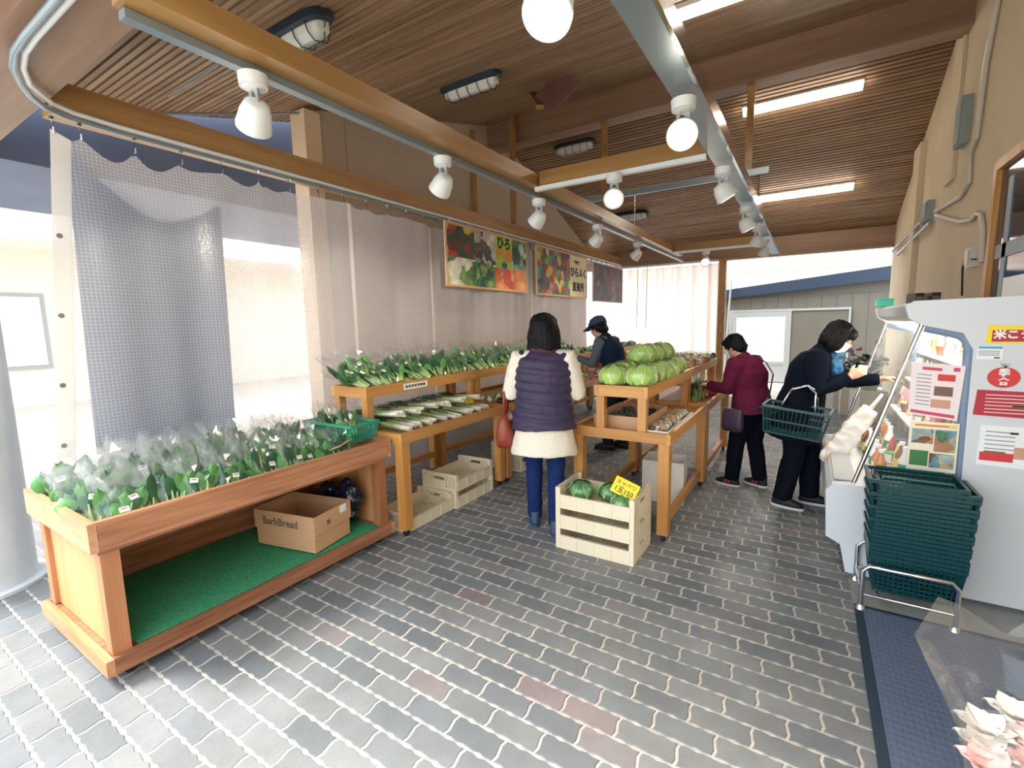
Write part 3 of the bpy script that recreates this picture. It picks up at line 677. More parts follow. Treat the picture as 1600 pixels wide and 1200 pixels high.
# ---- long front counter (local origin at its near right floor corner)
T1 = thing('display_counter', 'long brown wooden produce counter on casters at the left front', 'counter', (-2.5, .62, 0))
X0, X1, YN, YF = -.90, 0., 0., 1.68
B(T1, 'rim_board', 'wood_brown_y', X1-.03, X1+.0, YN+.031, YF-.031, .625, .755)
B(T1, 'rim_board', 'wood_brown_y', X0, X0+.03, YN+.031, YF-.031, .625, .755)
B(T1, 'rim_board', 'wood_brown_x', X0, X1, YN, YN+.03, .625, .755)
B(T1, 'rim_board', 'wood_brown_x', X0, X1, YF-.03, YF, .625, .755)
B(T1, 'tray', 'wood_brown_y', X0+.031, X1-.031, YN+.031, YF-.031, .60, .622)
for x in (X0+.03, X1-.10):
    for y in (YN+.035, YF-.105): B(T1, 'leg', 'wood_brown_z', x, x+.07, y, y+.07, .13, .60)
for y in (YN+.055, YF-.075): B(T1, 'end_panel', 'ply_z', X0+.101, X1-.101, y, y+.02, .13, .60)
B(T1, 'back_panel', 'wood_brown_y', X0+.04, X0+.055, YN+.106, YF-.106, .13, .60)
B(T1, 'base_board', 'wood_brown_y', X1-.03, X1, YN+.031, YF-.031, .055, .13)
B(T1, 'base_board', 'wood_brown_y', X0, X0+.03, YN+.031, YF-.031, .055, .13)
B(T1, 'base_board', 'wood_brown_x', X0, X1, YN, YN+.03, .055, .13)
B(T1, 'base_board', 'wood_brown_x', X0, X1, YF-.03, YF, .055, .13)
B(T1, 'shelf', 'wood_brown_y', X0+.031, X1-.031, YN+.031, YF-.031, .10, .125)
casters(T1, [(X0+.1, YN+.1), (X1-.07, YN+.1), (X0+.1, YF-.1), (X1-.07, YF-.1)])
# green turf mat on the lower shelf
mat('turf', '#3a9468', .9, var=.25, scale=60, bump=.6)
tm = MB().grid(lambda a, b: (-3.33+a*.79, .75+b*1.44, .128+.012*max(0, math.sin(b*9)*math.sin(a*5))*(1 if b < .25 else .3)), 16, 30)
tm.grid(lambda a, b: (-3.33+a*.79, .75+b*1.44, .1265), 1, 1)
tag(tm.build('turf_mat', 'turf', smooth='all'), 'green artificial turf mat on the lower shelf of the front counter', 'mat')
# cardboard box
mat('card', '#c39a74', .8, var=.06, scale=5, stretch=(1, 1, 12)); mat('card_in', '#a58263', .85); mat('ink_card', '#6e5a4a', .8); mat('ink_greentext', '#2e6f4c', .6)
def open_box(name, label, loc, rz, W, D, H, t=.006, flaps=True, m='card', h2=None):
    """W along local x, D along local y"""
    o = thing(name, label, 'box', loc, rz)
    b = MB(); b.box(-W/2, W/2, -D/2, D/2, 0, t)
    b.box(-W/2, W/2, -D/2, -D/2+t, t, H); b.box(-W/2, W/2, D/2-t, D/2, t, H); b.box(-W/2, -W/2+t, -D/2+t, D/2-t, t, H); b.box(W/2-t, W/2, -D/2+t, D/2-t, t, H)
    b.build('body', m, o)
    if flaps:
        for s in (-1, 1):
            MB().box(-W/2-.004, W/2+.004, s*(D/2+.004)-.003, s*(D/2+.004)+.003, H*.5, H+.012).build('folded_flap', m, o)
            MB().box(s*(W/2+.008)-.003, s*(W/2+.008)+.003, -D/2-.006, D/2+.006, H*.5, H+.012).build('folded_flap', m, o)
    return o
bx = open_box('cardboard_box', 'open cardboard box on the green turf with printed side', (-2.83, 1.80, .14), .2, .485, .32, .225)
lettering('BarkBread', .07, 'ink_card', bx, frame_matrix((-.03, -.1685, .17), (1, 0, 0), (0, 0, 1)), .002)
MB().box(.2545, .2555, .06, .12, .18, .23).build('sticker', 'paper_white', bx)
MB().box(.2545, .2555, -.06, -.03, .15, .18).build('print', 'ink_card', bx)
# black plastic bag behind it
mat('black_film', '#10182a', .2)
def crumple(me_r, amp, sc, seed=0):
    def fn(co, n): return co+n*amp*(noise.noise(co*sc+Vector((seed, 0, 0)))+.5*noise.noise(co*sc*2.3))
    return fn
mb = MB(); mb.ell((0, 0, .12), .2, .075, .13); mb.ell((-.1, .0, .14), .14, .07, .15); mb.ell((.1, 0, .2), .11, .07, .13)
blackbag = thing('plastic_bag', 'crumpled black plastic bag behind the cardboard box', 'bag', (-2.83, 2.09, .15))
linkmesh('bag', remesh(mb, .014, 2, crumple(0, .03, 14)), 'black_film', blackbag)

# ---- two-tier stands
def stand(name, label, loc, W, D, up0, up1, group, zt=.785, zu=1.10, low_rail=True):
    """W along x (from -W to 0), D along y; upper shelf between up0 and up1 (negative x)"""
    t = thing(name, label, 'stand', loc, 0, group)
    r = .03
    B(t, 'rim_board', 'wood_orange_y', -r, 0, 0, D, zt-.075, zt); B(t, 'rim_board', 'wood_orange_y', -W, -W+r, 0, D, zt-.075, zt)
    B(t, 'rim_board', 'wood_orange_x', -W+r+.001, -r-.001, 0, r, zt-.075, zt); B(t, 'rim_board', 'wood_orange_x', -W+r+.001, -r-.001, D-r, D, zt-.075, zt)
    n = 5; w = (W-2*r-.004)/n
    for k in range(n): B(t, 'plank', 'wood_orange_y', -W+r+.002+k*w+.002, -W+r+.002+(k+1)*w-.002, r+.001, D-r-.001, zt-.055, zt-.035)
    for x in (-W+.01, -.085):
        for y in (.012, D-.087): B(t, 'leg', 'wood_orange_z', x, x+.075, y, y+.075, .055, zt-.076)
    if low_rail:
        B(t, 'stretcher', 'wood_orange_y', -.075, -.035, .088, D-.088, .10, .16); B(t, 'stretcher', 'wood_orange_y', -W+.035, -W+.075, .088, D-.088, .10, .16)
    else:
        B(t, 'stretcher', 'wood_orange_y', -W+.035, -W+.075, .088, D-.088, .18, .24)
    for x in (up0+.012, up1-.072):
        for y in (.012, D-.075): B(t, 'post', 'wood_orange_z', x, x+.06, y, y+.06, zt-.034, zu-.081)
    B(t, 'upper_board', 'wood_orange_y', up1-r, up1, 0, D, zu-.08, zu); B(t, 'upper_board', 'wood_orange_y', up0, up0+r, 0, D, zu-.08, zu)
    B(t, 'upper_board', 'wood_orange_x', up0+r+.001, up1-r-.001, 0, r, zu-.08, zu); B(t, 'upper_board', 'wood_orange_x', up0+r+.001, up1-r-.001, D-r, D, zu-.08, zu)
    w = (up1-up0-2*r-.004)/3
    for k in range(3): B(t, 'upper_plank', 'wood_orange_y', up0+r+.002+k*w+.002, up0+r+.002+(k+1)*w-.002, r+.001, D-r-.001, zu-.05, zu-.03)
    casters(t, [(x, y) for x in (-W+.048, -.048) for y in (.05, D-.05)])
    return t
row_l = []
for k in range(5):
    row_l.append(stand('produce_stand', ('nearest' if k == 0 else ORD[k])+' two-tier orange wooden stand in the left row'+(', behind the long counter' if k == 0 else ' along the curtain'), (-2.42, 2.33+k*1.375, 0), .93, 1.36, -.74, -.34, 'two-tier stands along the curtain', low_rail=False))
row_c = []
for k in range(2):
    row_c.append(stand('produce_stand', ('nearer' if k == 0 else 'farther')+' orange two-tier stand of the middle island'+(', topped with cabbages' if k == 0 else ''), (-.76, 3.18+k*1.42, 0), .73, 1.40, -.55, -.16, 'two-tier stands of the middle island'))
# label strip on the first upper board
ls = thing('label_strip', 'white printed label strip on the upper board of the nearest left stand', 'label', (-2.76, 2.33, 0))
MB().box(.001, .003, .38, .66, 1.035, 1.085).build('strip', 'paper_white', ls)
for k in range(7): MB().box(.0032, .004, .40+k*.034, .425+k*.034, 1.05, 1.072).build('print', 'ink_card' if k < 5 else 'ink_dark', ls)

# plain table across the back
bt_ = thing('back_table', 'low wooden table in front of the back curtain', 'table', (-2.9, 9.25, 0))
B(bt_, 'top', 'wood_orange_x', -.45, 1.3, 0, .8, .74, .8)
for x in (-.43, 1.2):
    for y in (.03, .7): B(bt_, 'leg', 'wood_orange_z', x, x+.07, y, y+.07, 0, .74)

# ---- plastic crates
mat('crate_cream', '#e6d9bd', .55, var=.04, scale=4)
def lattice(mb, o, eu, ev, W, H, nu, nv, t, bar_u, bar_v, mi=0):
    """panel of bars: origin o, axes eu (width) / ev (height), thickness along eu x ev"""
    o = Vector(o); eu = Vector(eu); ev = Vector(ev); en = eu.cross(ev)
    M = Matrix(((eu.x, ev.x, en.x, o.x), (eu.y, ev.y, en.y, o.y), (eu.z, ev.z, en.z, o.z), (0, 0, 0, 1)))
    for i in range(nu+1):
        u = i/nu*(W-bar_u); mb.box(u, u+bar_u, 0, H, -t/2, t/2, mi, M)
    for j in range(nv+1):
        v = j/nv*(H-bar_v); mb.box(0, W, v, v+bar_v, -t/2*.98, t/2*.98, mi, M)
CW, CD, CH = .55, .38, .145
def crate_proto():
    t = thing('plastic_crate', 'crate', 'crate')
    b = MB(); lattice(b, (-CW/2+.01, -CD/2+.01, .012), (1, 0, 0), (0, 1, 0), CW-.02, CD-.02, 16, 12, .008, .008, .008); b.box(-CW/2, CW/2, -CD/2, -CD/2+.012, 0, .018); b.box(-CW/2, CW/2, CD/2-.012, CD/2, 0, .018)
    b.build('base', 'crate_cream', t)
    for s in (-1, 1):
        y = s*(CD/2-.006)
        w = MB(); w.box(-CW/2+.012, CW/2-.012, y-.005, y+.005, .004, .088)
        for k in range(5): xx = -CW/2+.03+k*(CW-.06)/4; w.box(xx-.006, xx+.006, y-.009, y+.009, .004, .092)
        w.box(-CW/2+.012, CW/2-.012, y-.009, y+.009, .086, .096)
        w.build('long_wall', 'crate_cream', t)
        x = s*(CW/2-.006)
        e = MB()
        # slotted end wall with a hand hole
        e.box(x-.006, x+.006, -CD/2, CD/2, CH-.02, CH); e.box(x-.006, x+.006, -CD/2, CD/2, 0, .025)
        for yy0, yy1 in ((-CD/2, -CD/2+.02), (CD/2-.02, CD/2), (-.075, -.06), (.06, .075)): e.box(x-.006, x+.006, yy0, yy1, .025, CH-.02)
        e.box(x-.006, x+.006, -.06, .06, .025, .085); e.box(x-.006, x+.006, -.06, .06, .112, CH-.02)
        for q in (-1, 1):
            for k in range(1, 6):
                yy = q*(.075+k*(CD/2-.095)/6); e.box(x-.005, x+.005, yy-.006, yy+.006, .025, CH-.02)
            for zz in (.05, .075, .1): e.box(x-.0045, x+.0045, min(q*.075, q*(CD/2-.02)), max(q*.075, q*(CD/2-.02)), zz-.004, zz+.004)
        e.build('end_wall', 'crate_cream', t)
        for q in (-1, 1): MB().box(s*(CW/2-.02)-.012, s*(CW/2-.02)+.012, q*(CD/2-.014)-.012, q*(CD/2-.014)+.012, 0, CH).build('corner_post', 'crate_cream', t)
    return t
cr0 = crate_proto()
spots = [((-1.15, 2.965, 0), 0, 'bottom crate of the stack of three beside the middle island', 'stacked crates in the aisle'),
         ((-1.15, 2.965, CH), 0, 'middle crate of the stack of three beside the middle island', 'stacked crates in the aisle'),
         ((-1.15, 2.965, 2*CH), 0, 'top crate of the stack of three, holding cabbages', 'stacked crates in the aisle'),
         ((-2.68, 2.675, 0), PI/2, 'single empty crate nearest the long counter under the left stand', 'empty crates under the left stand'),
         ((-2.65, 3.235, 0), PI/2, 'lower crate of the pair under the left stand', 'empty crates under the left stand'),
         ((-2.655, 3.24, CH), PI/2+.02, 'upper crate of the pair under the left stand', 'empty crates under the left stand'),
         ((-2.98, 3.22, 0), PI/2, 'crate lying deep under the left stand', 'empty crates under the left stand'),
         ((-2.68, 4.35, 0), PI/2, 'lower crate under the second left stand', 'empty crates under the left stand'),
         ((-2.68, 4.35, CH), PI/2, 'upper crate under the second left stand', 'empty crates under the left stand')]
spots = [s for s in spots if 'deep' not in s[2]]
for k, (l, rz, lab, g) in enumerate(spots):
    if k == 0: cr0.location = l; cr0.rotation_euler[2] = rz; cr0['label'] = lab; cr0['group'] = g
    else: dup(cr0, l, (0, 0, rz), lab, g)
# white box under the island
open_box('cardboard_box', 'pale grey box under the middle island', (-1.02, 4.1, 0.0), .1, .34, .3, .36, flaps=False, m='offwhite')

# ================================================================== PRODUCE
mat('leaf_dark', '#2a5f3a', .45, var=.25, scale=9, sub=0); mat('leaf_mid', '#4f8a45', .45, var=.25, scale=9); mat('leaf_light', '#8fb660', .45, var=.2, scale=9)
mat('stem_pale', '#a9c684', .45, var=.1, scale=9); mat('stem_white', '#e9ead2', .4, var=.05, scale=9)
def film_material(name, alpha, col='#f4faf8', rough=.16, bump=.9):
    m, nt, b = nodes_of(name)
    b.inputs['Base Color'].default_value = lin(col); b.inputs['Roughness'].default_value = rough; b.inputs['Alpha'].default_value = alpha; b.inputs['Specular IOR Level'].default_value = .9
    if not bump: return m
    tc = N(nt, 'ShaderNodeTexCoord'); nz = N(nt, 'ShaderNodeTexNoise'); nz.inputs['Scale'].default_value = 26; nz.inputs['Detail'].default_value = 3
    nt.links.new(tc.outputs['Object'], nz.inputs['Vector']); bp = N(nt, 'ShaderNodeBump'); bp.inputs['Strength'].default_value = .9; bp.inputs['Distance'].default_value = .02
    nt.links.new(nz.outputs['Fac'], bp.inputs['Height']); nt.links.new(bp.outputs[0], b.inputs['Normal']); return m
def clear_film(name, gloss, haze, rough=.05):
    """thin clear bag film: see-through, mirror glints stronger at glancing angles, a trace of haze"""
    m, nt, b = nodes_of(name); out = nt.nodes['Material Output']; nt.nodes.remove(b)
    tr = N(nt, 'ShaderNodeBsdfTransparent'); gl = N(nt, 'ShaderNodeBsdfGlossy'); gl.inputs['Roughness'].default_value = rough
    df = N(nt, 'ShaderNodeBsdfTranslucent'); df.inputs[0].default_value = (.9, .95, .94, 1)
    fr = N(nt, 'ShaderNodeLayerWeight'); fr.inputs['Blend'].default_value = .5
    pw = N(nt, 'ShaderNodeMath', operation='POWER'); pw.inputs[1].default_value = 3.; nt.links.new(fr.outputs['Facing'], pw.inputs[0])
    ml = N(nt, 'ShaderNodeMath', operation='MULTIPLY_ADD'); ml.inputs[1].default_value = gloss; ml.inputs[2].default_value = .045; ml.use_clamp = True; nt.links.new(pw.outputs[0], ml.inputs[0])
    a = N(nt, 'ShaderNodeMixShader'); a.inputs[0].default_value = haze; nt.links.new(tr.outputs[0], a.inputs[1]); nt.links.new(df.outputs[0], a.inputs[2])
    c = N(nt, 'ShaderNodeMixShader'); nt.links.new(ml.outputs[0], c.inputs[0]); nt.links.new(a.outputs[0], c.inputs[1]); nt.links.new(gl.outputs[0], c.inputs[2])
    nt.links.new(c.outputs[0], out.inputs['Surface']); return m
clear_film('film', .32, .04); clear_film('film_top', .6, .13); clear_film('film_faint', .15, .02)
mat('label_red', '#b03a3a', .6)
def leaf(mb, base, tip_dir, L, Wd, mi, bend=.25, up=(0, 0, 1)):
    d = Vector(tip_dir).normalized(); u = Vector(up); s = d.cross(u)
    if s.length < .05: s = d.cross(Vector((1, 0, 0)))
    s.normalize(); n = s.cross(d); base = Vector(base)
    def f(a, b):
        w = Wd*math.sin(PI*min(1, .12+b*.86))**.7*(1 if b < .98 else .1)
        x = (a-.5)*2
        return base+d*(L*b)+s*(x*w/2)+n*(-bend*L*b*b+.12*Wd*abs(x)+.04*Wd*math.sin(b*17+x*2))
    mb.grid(f, 2, 4, mi)
def greens_mesh(seed, kind=0):
    r = random.Random(seed); g = MB()
    for k in range(12):
        a = r.uniform(-.9, .9); x = a*.045; y = r.uniform(-.02, .02)
        top = Vector((x*1.9+r.uniform(-.012, .012), y+r.uniform(-.015, .015), r.uniform(.10, .15)))
        g.tube([(x*.6, y, .004), (x*1.2, y, .05), top], [.009, .0075, .004], 5, 0, False)
        leaf(g, top-Vector((0, 0, .02)), (a*.35+r.uniform(-.2, .2), r.uniform(-.3, .3), 1), r.uniform(.09, .14), r.uniform(.055, .085), 1+(r.random() < .3), r.uniform(-.3, .3), (r.uniform(-.4, .4), 1, 0))
    return g
def bag_mesh(seed, w0=.055, w1=.12, L=.33, d0=.03, d1=.035, n=16):
    r = random.Random(seed); b = MB(); rings = 8; vs = []
    for i in range(rings):
        t = i/(rings-1); w = w0+(w1-w0)*t**.8; d = (d0+(d1-d0)*t)*(1.0 if t < .75 else 1-.5*(t-.75)/.25)
        for k in range(n):
            a = 2*PI*k/n; j = 1+r.uniform(-.13, .13)*(.4+t)
            vs.append((w*math.cos(a)*j, d*math.sin(a)*j*(1.2 if i else .6), L*t+r.uniform(-.012, .012)*(t > .3)+(.03*math.sin(k*1.9+seed) if i == rings-1 else 0)))
    fs = []; ms = []
    for i in range(rings-1):
        for k in range(n):
            a = i*n+k; c = i*n+(k+1) % n; fs.append((a, c, c+n, a+n))
    b.add(vs, fs[:5*n], 0); b.m = [0]*len(b.f)
    o = len(b.v)-len(vs)
    for f in fs[5*n:]: b.f.append(tuple(i+o for i in f)); b.m.append(1)
    b.f.append(tuple(range(n))); b.m.append(0)
    return b
GV = []
for s in range(5):
    GV.append((greens_mesh(s).mesh('greens', ['stem_pale', 'leaf_dark', 'leaf_mid'], 'all'), bag_mesh(s).mesh('bag', ['film', 'film_top'])))
lab_me = MB().box(-.019, .019, -.001, 0, -.013, .013).mesh('price_label', 'paper_white')
lab_ink = MB().box(-.013, .013, -.0016, -.0011, .002, .007).mesh('print', 'label_red')
def bagged(name, label, cat, loc, rot, group, v=0, scale=1., lab=True, gm=None, bm_=None):
    t = thing(name, label, cat, loc, group=group, rot=rot); t.scale = (scale,)*3
    link('greens', gm or GV[v][0], t); link('bag', bm_ or GV[v][1], t)
    if lab:
        l = link('price_label', lab_me, t, (rnd.uniform(-.02, .03), -.046, rnd.uniform(.10, .17)), (rnd.uniform(-.15, .15), rnd.uniform(-.3, .3), 0)); link('print', lab_ink, l)
    return t
# counter: four rows leaning back; local -y of a bag faces the aisle (+x)
rows = ((-2.585, 'front', .640), (-2.80, 'second', .650), (-3.0, 'third', .66), (-3.2, 'back', .665))
for ri, (x, rn, z) in enumerate(rows):
    n = (11, 11, 10, 9)[ri]
    for k in range(n):
        y = .73+k*(1.28/(n-1))+rnd.uniform(-.02, .02)
        tilt = -(.62-.10*ri)+rnd.uniform(-.12, .12)
        bagged('bagged_greens', 'bag of greens on the front counter, %s row, %s from near end' % (rn, ORD[k]), 'greens', (x, y, z), (tilt, rnd.uniform(-.15, .15), PI/2+rnd.uniform(-.3, .3)), 'bagged greens on the front counter', rnd.randrange(5), rnd.uniform(.82, 1.0), rnd.random() < .75)
# green basket and card at the far end of the counter
mat('basket_teal', '#2c9478', .4); mat('basket_dark', '#0f5a55', .35)
def slat_basket(name, label, loc, rz, W, D, H, m, taper=.8, nx=14, ny=9, cat='basket', group=None, handles=False, rot=None):
    t = thing(name, label, cat, loc, rz, group, rot)
    w0, d0 = W*taper, D*taper
    b = MB(); lattice(b, (-w0/2, -d0/2, .006), (1, 0, 0), (0, 1, 0), w0, d0, nx, ny, .006, .005, .005); b.build('base', m, t)
    for s in (-1, 1):
        f = MB()
        for k in range(nx+1):
            q = k/nx-.5; f.bar((q*w0, s*d0/2, 0), (q*W, s*D/2, H), .011, .004, up=(1, 0, 0))
        for zf in (.02, .5): f.bar((-(w0+(W-w0)*zf)/2, s*(d0+(D-d0)*zf)/2, H*zf), ((w0+(W-w0)*zf)/2, s*(d0+(D-d0)*zf)/2, H*zf), .004, .012)
        f.build('long_wall', m, t)
        e = MB()
        for k in range(ny+1):
            q = k/ny-.5; e.bar((s*w0/2, q*d0, 0), (s*W/2, q*D, H), .011, .004, up=(0, 1, 0))
        for zf in (.02, .5): e.bar((s*(w0+(W-w0)*zf)/2, -(d0+(D-d0)*zf)/2, H*zf), (s*(w0+(W-w0)*zf)/2, (d0+(D-d0)*zf)/2, H*zf), .004, .012)
        e.build('end_wall', m, t)
    r = MB()
    for s in (-1, 1):
        r.box(-W/2-.006, W/2+.006, s*D/2-.008, s*D/2+.008, H-.014, H+.004); r.box(s*W/2-.008, s*W/2+.008, -D/2, D/2, H-.014, H+.004)
    r.build('rim', m, t)
    return t
slat_basket('plastic_basket', 'green plastic basket of greens at the far end of the front counter', (-2.86, 2.17, .757), .04, .5, .25, .12, 'basket_teal', .88)
cd = thing('brown_card', 'small brown card leaning at the far end of the front counter', 'card', (-2.60, 1.96, .775), .3, rot=(.1, -.35, .3))
MB().box(-.045, .045, -.075, .075, 0, .004).build('card', 'card', cd); MB().box(-.02, .02, -.05, .05, .0041, .005).build('print', 'ink_card', cd)
for k in range(3): bagged('bagged_greens', 'bag of greens in the green basket, %s from the aisle' % ORD[k], 'greens', (-2.74-k*.12, 2.18, .77), (-.5, 0, PI/2+.3*k), 'bagged greens in the green basket', k, .8, False)

# leek / onion bundles
def leek_mesh(seed):
    r = random.Random(seed); g = MB()
    for k in range(9):
        y = r.uniform(-.05, .05); z = r.uniform(.012, .05); y2 = y*1.5+r.uniform(-.02, .02)
        g.tube([(.26, y, z), (.12, y, z+.005)], [.011, .0095], 6, 0, True)
        g.tube([(.12, y, z+.005), (-.02, y*1.1, z+.012)], [.0095, .009], 6, 1, False)
        for q in range(2):
            a = r.uniform(-.04, .04); g.tube([(-.02, y*1.1, z+.012), (-.14, y2+a*.5, z+.02+r.uniform(0, .03)), (-.27, y2+a, z+r.uniform(0, .05))], [.009, .007, .003], 5, 2, False, flat=.5)
    return g
def lying_bag(seed, L=.58, w=.075, h=.04, n=12):
    r = random.Random(seed); vs = []; rings = 9
    for i in range(rings):
        t = i/(rings-1)
        for k in range(n):
            a = 2*PI*k/n; j = 1+r.uniform(-.12, .12)
            vs.append((.29-L*t, w*math.cos(a)*j*(.8+.35*t), .042+h*math.sin(a)*j*(1.0-.3*t)))
    fs = [(i*n+k, i*n+(k+1) % n, (i+1)*n+(k+1) % n, (i+1)*n+k) for i in range(rings-1) for k in range(n)]
    b = MB(); b.add(vs, fs); return b
LV = [(leek_mesh(s).mesh('leeks', ['stem_white', 'stem_pale', 'leaf_dark'], 'all'), lying_bag(s).mesh('bag', 'film')) for s in range(3)]
zt = .755
for k in range(8):
    y = 2.45+k*.152; t = thing('leek_bundle', 'bagged leeks lying on the nearest left stand, bottom layer, %s from near end' % ORD[k], 'leeks', (-2.76+rnd.uniform(-.02, .03), y, zt), rot=(0, rnd.uniform(-.02, .05), rnd.uniform(-.12, .12)), group='leek bundles on the left stand')
    link('leeks', LV[k % 3][0], t); link('bag', LV[k % 3][1], t)
    if k in (2, 4, 6): l = link('price_label', lab_me, t, (.1, .01, .086), (-PI/2, 0, .2)); link('print', lab_ink, l)
for k in range(6):
    y = 2.50+k*.19; t = thing('leek_bundle', 'bagged leeks lying on the nearest left stand, top layer, %s from near end' % ORD[k], 'leeks', (-2.84+rnd.uniform(-.02, .02), y, zt+.07), rot=(0, -.1, rnd.uniform(-.15, .15)), group='leek bundles on the left stand')
    link('leeks', LV[(k+1) % 3][0], t); link('bag', LV[(k+1) % 3][1], t)
mat('price_yellow', '#f6dc2c', .6)
def price_card(name, label, loc, rot, w, h, lines):
    t = thing(name, label, 'price card', loc, rot=rot)
    MB().box(-w/2, w/2, -.0015, .0015, 0, h).build('card', 'price_yellow', t)
    for body, z, size, m in lines: lettering(body, size, m, t, frame_matrix((0, -.0022, z), (1, 0, 0), (0, 0, 1)), .0008)
    return t
mat('ink_red', '#c8352a', .6)
price_card('price_card', 'yellow price card among the leeks on the nearest left stand', (-2.66, 3.45, .82), (-.5, 0, PI/2-.2), .09, .06, [('ねぎ', .042, .025, 'ink_dark'), ('150', .018, .024, 'ink_red')])
# bagged greens lying on the upper tier of the left row
for si in range(3):
    sl = ('nearest', 'second', 'third')[si]
    for rk, rw in enumerate(('front', 'back')):
        n = 11 if si < 2 else 9
        for k in range(n):
            y = 2.36+si*1.375+(k+.5)*1.30/n
            bagged('bagged_greens', 'bag of greens on the %s left stand, upper tier, %s row, %s' % (sl, rw, ORD[k]), 'greens', (-2.84-rk*.15+rnd.uniform(-.015, .015), y, 1.085+rk*.02), (-1.0+rk*.25+rnd.uniform(-.2, .2), rnd.uniform(-.2, .2), PI/2+rnd.uniform(-.6, .6)), 'bagged greens on the upper tiers', rnd.randrange(5), rnd.uniform(.85, 1.05), rnd.random() < .6)
# low packs for the farther tiers
def pack_mesh(seed, cols, n=7):
    r = random.Random(seed); g = MB()
    for k in range(n):
        g.ell((r.uniform(-.05, .05), r.uniform(-.035, .035), .025+r.uniform(0, .03)), r.uniform(.02, .035), r.uniform(.02, .032), r.uniform(.018, .028), 7, 5, r.randrange(len(cols)))
    return g.mesh('contents', cols, 'all')
def dome(seed, w=.085, d=.065, h=.075):
    r = random.Random(seed); b = MB(); b.ell((0, 0, .02), w, d, h, 12, 8, fn=lambda p: Vector((p.x*(1+r.uniform(-.1, .1)), p.y*(1+r.uniform(-.1, .1)), max(.002, p.z)))); return b.mesh('bag', 'film', 'all')
mat('aubergine', '#32203c', .25); mat('radish', '#c9304a', .35); mat('potato', '#c7a06a', .6); mat('mushroom', '#b79a78', .6, var=.2); mat('mushroom_dark', '#6b4b38', .5); mat('carrot_o', '#dd7a2c', .45); mat('onion_w', '#e8dcc2', .4); mat('yellow_v', '#e2c23c', .4); mat('apple', '#b8322c', .3)
DM = [dome(s) for s in range(3)]
KINDS = {'aubergines': ['aubergine', 'aubergine', 'leaf_dark'], 'radishes': ['radish', 'radish', 'leaf_mid'], 'potatoes': ['potato', 'potato'], 'mushrooms': ['mushroom', 'mushroom_dark', 'onion_w'], 'carrots': ['carrot_o', 'carrot_o', 'leaf_mid'], 'turnips': ['onion_w', 'onion_w', 'leaf_mid'], 'peppers': ['leaf_light', 'yellow_v', 'leaf_mid'], 'apples': ['apple', 'apple', 'radish'], 'herbs': ['leaf_dark', 'leaf_mid', 'leaf_light']}
PKM = {k: [pack_mesh(hash(k) % 97 if False else len(k)*7+s, v) for s in range(2)] for k, v in KINDS.items()}
def pack(kind, label, loc, rz, group, scale=1.):
    t = thing('bagged_'+kind, label, 'vegetables', loc, rz, group); t.scale = (scale,)*3
    link('contents', PKM[kind][rnd.randrange(2)], t); link('bag', DM[rnd.randrange(3)], t); return t
# lower tiers of left stands 2-4, upper of 4-5
lo = ['carrots', 'peppers', 'aubergines', 'turnips', 'herbs', 'potatoes', 'radishes', 'mushrooms']
for si in (1, 2, 3):
    for c in range(2):
        for k in range(7):
            kd = lo[(k//2+si*2+c) % 8]
            pack(kd, '%s on the %s left stand, lower tier, %s row, %s bag from near end' % (kd, ORD[si], ('front', 'back')[c], ORD[k]), (-2.53-c*.17, 2.33+si*1.375+.12+k*.185, zt), rnd.uniform(-.4, .4), 'small bags on the lower tiers of the left row', 1.15)
for si in (3, 4):
    for k in range(8):
        kd = ('herbs', 'aubergines', 'turnips', 'herbs')[k % 4]
        pack(kd, '%s on the %s left stand, upper tier, %s bag from near end' % (kd, ORD[si], ORD[k]), (-2.97, 2.33+si*1.375+.1+k*.165, 1.075), rnd.uniform(-.4, .4), 'small bags on the upper tiers of the left row', 1.25)
price_card('price_card', 'yellow price card among the bags on the second left stand', (-2.55, 4.6, .82), (-.4, 0, PI/2-.2), .1, .06, [('100', .03, .03, 'ink_red')])
# back table goods
for r_ in range(2):
    for k in range(8):
        kd = ('turnips', 'apples', 'potatoes', 'radishes', 'herbs', 'apples', 'mushrooms', 'turnips')[(k+r_*3) % 8]
        pack(kd, '%s on the back table, %s row, %s bag from the left' % (kd, ('front', 'rear')[r_], ORD[k]), (-3.2+k*.2, 9.45+r_*.3, .8), rnd.uniform(-.3, .3), 'bags on the back table', 1.5)

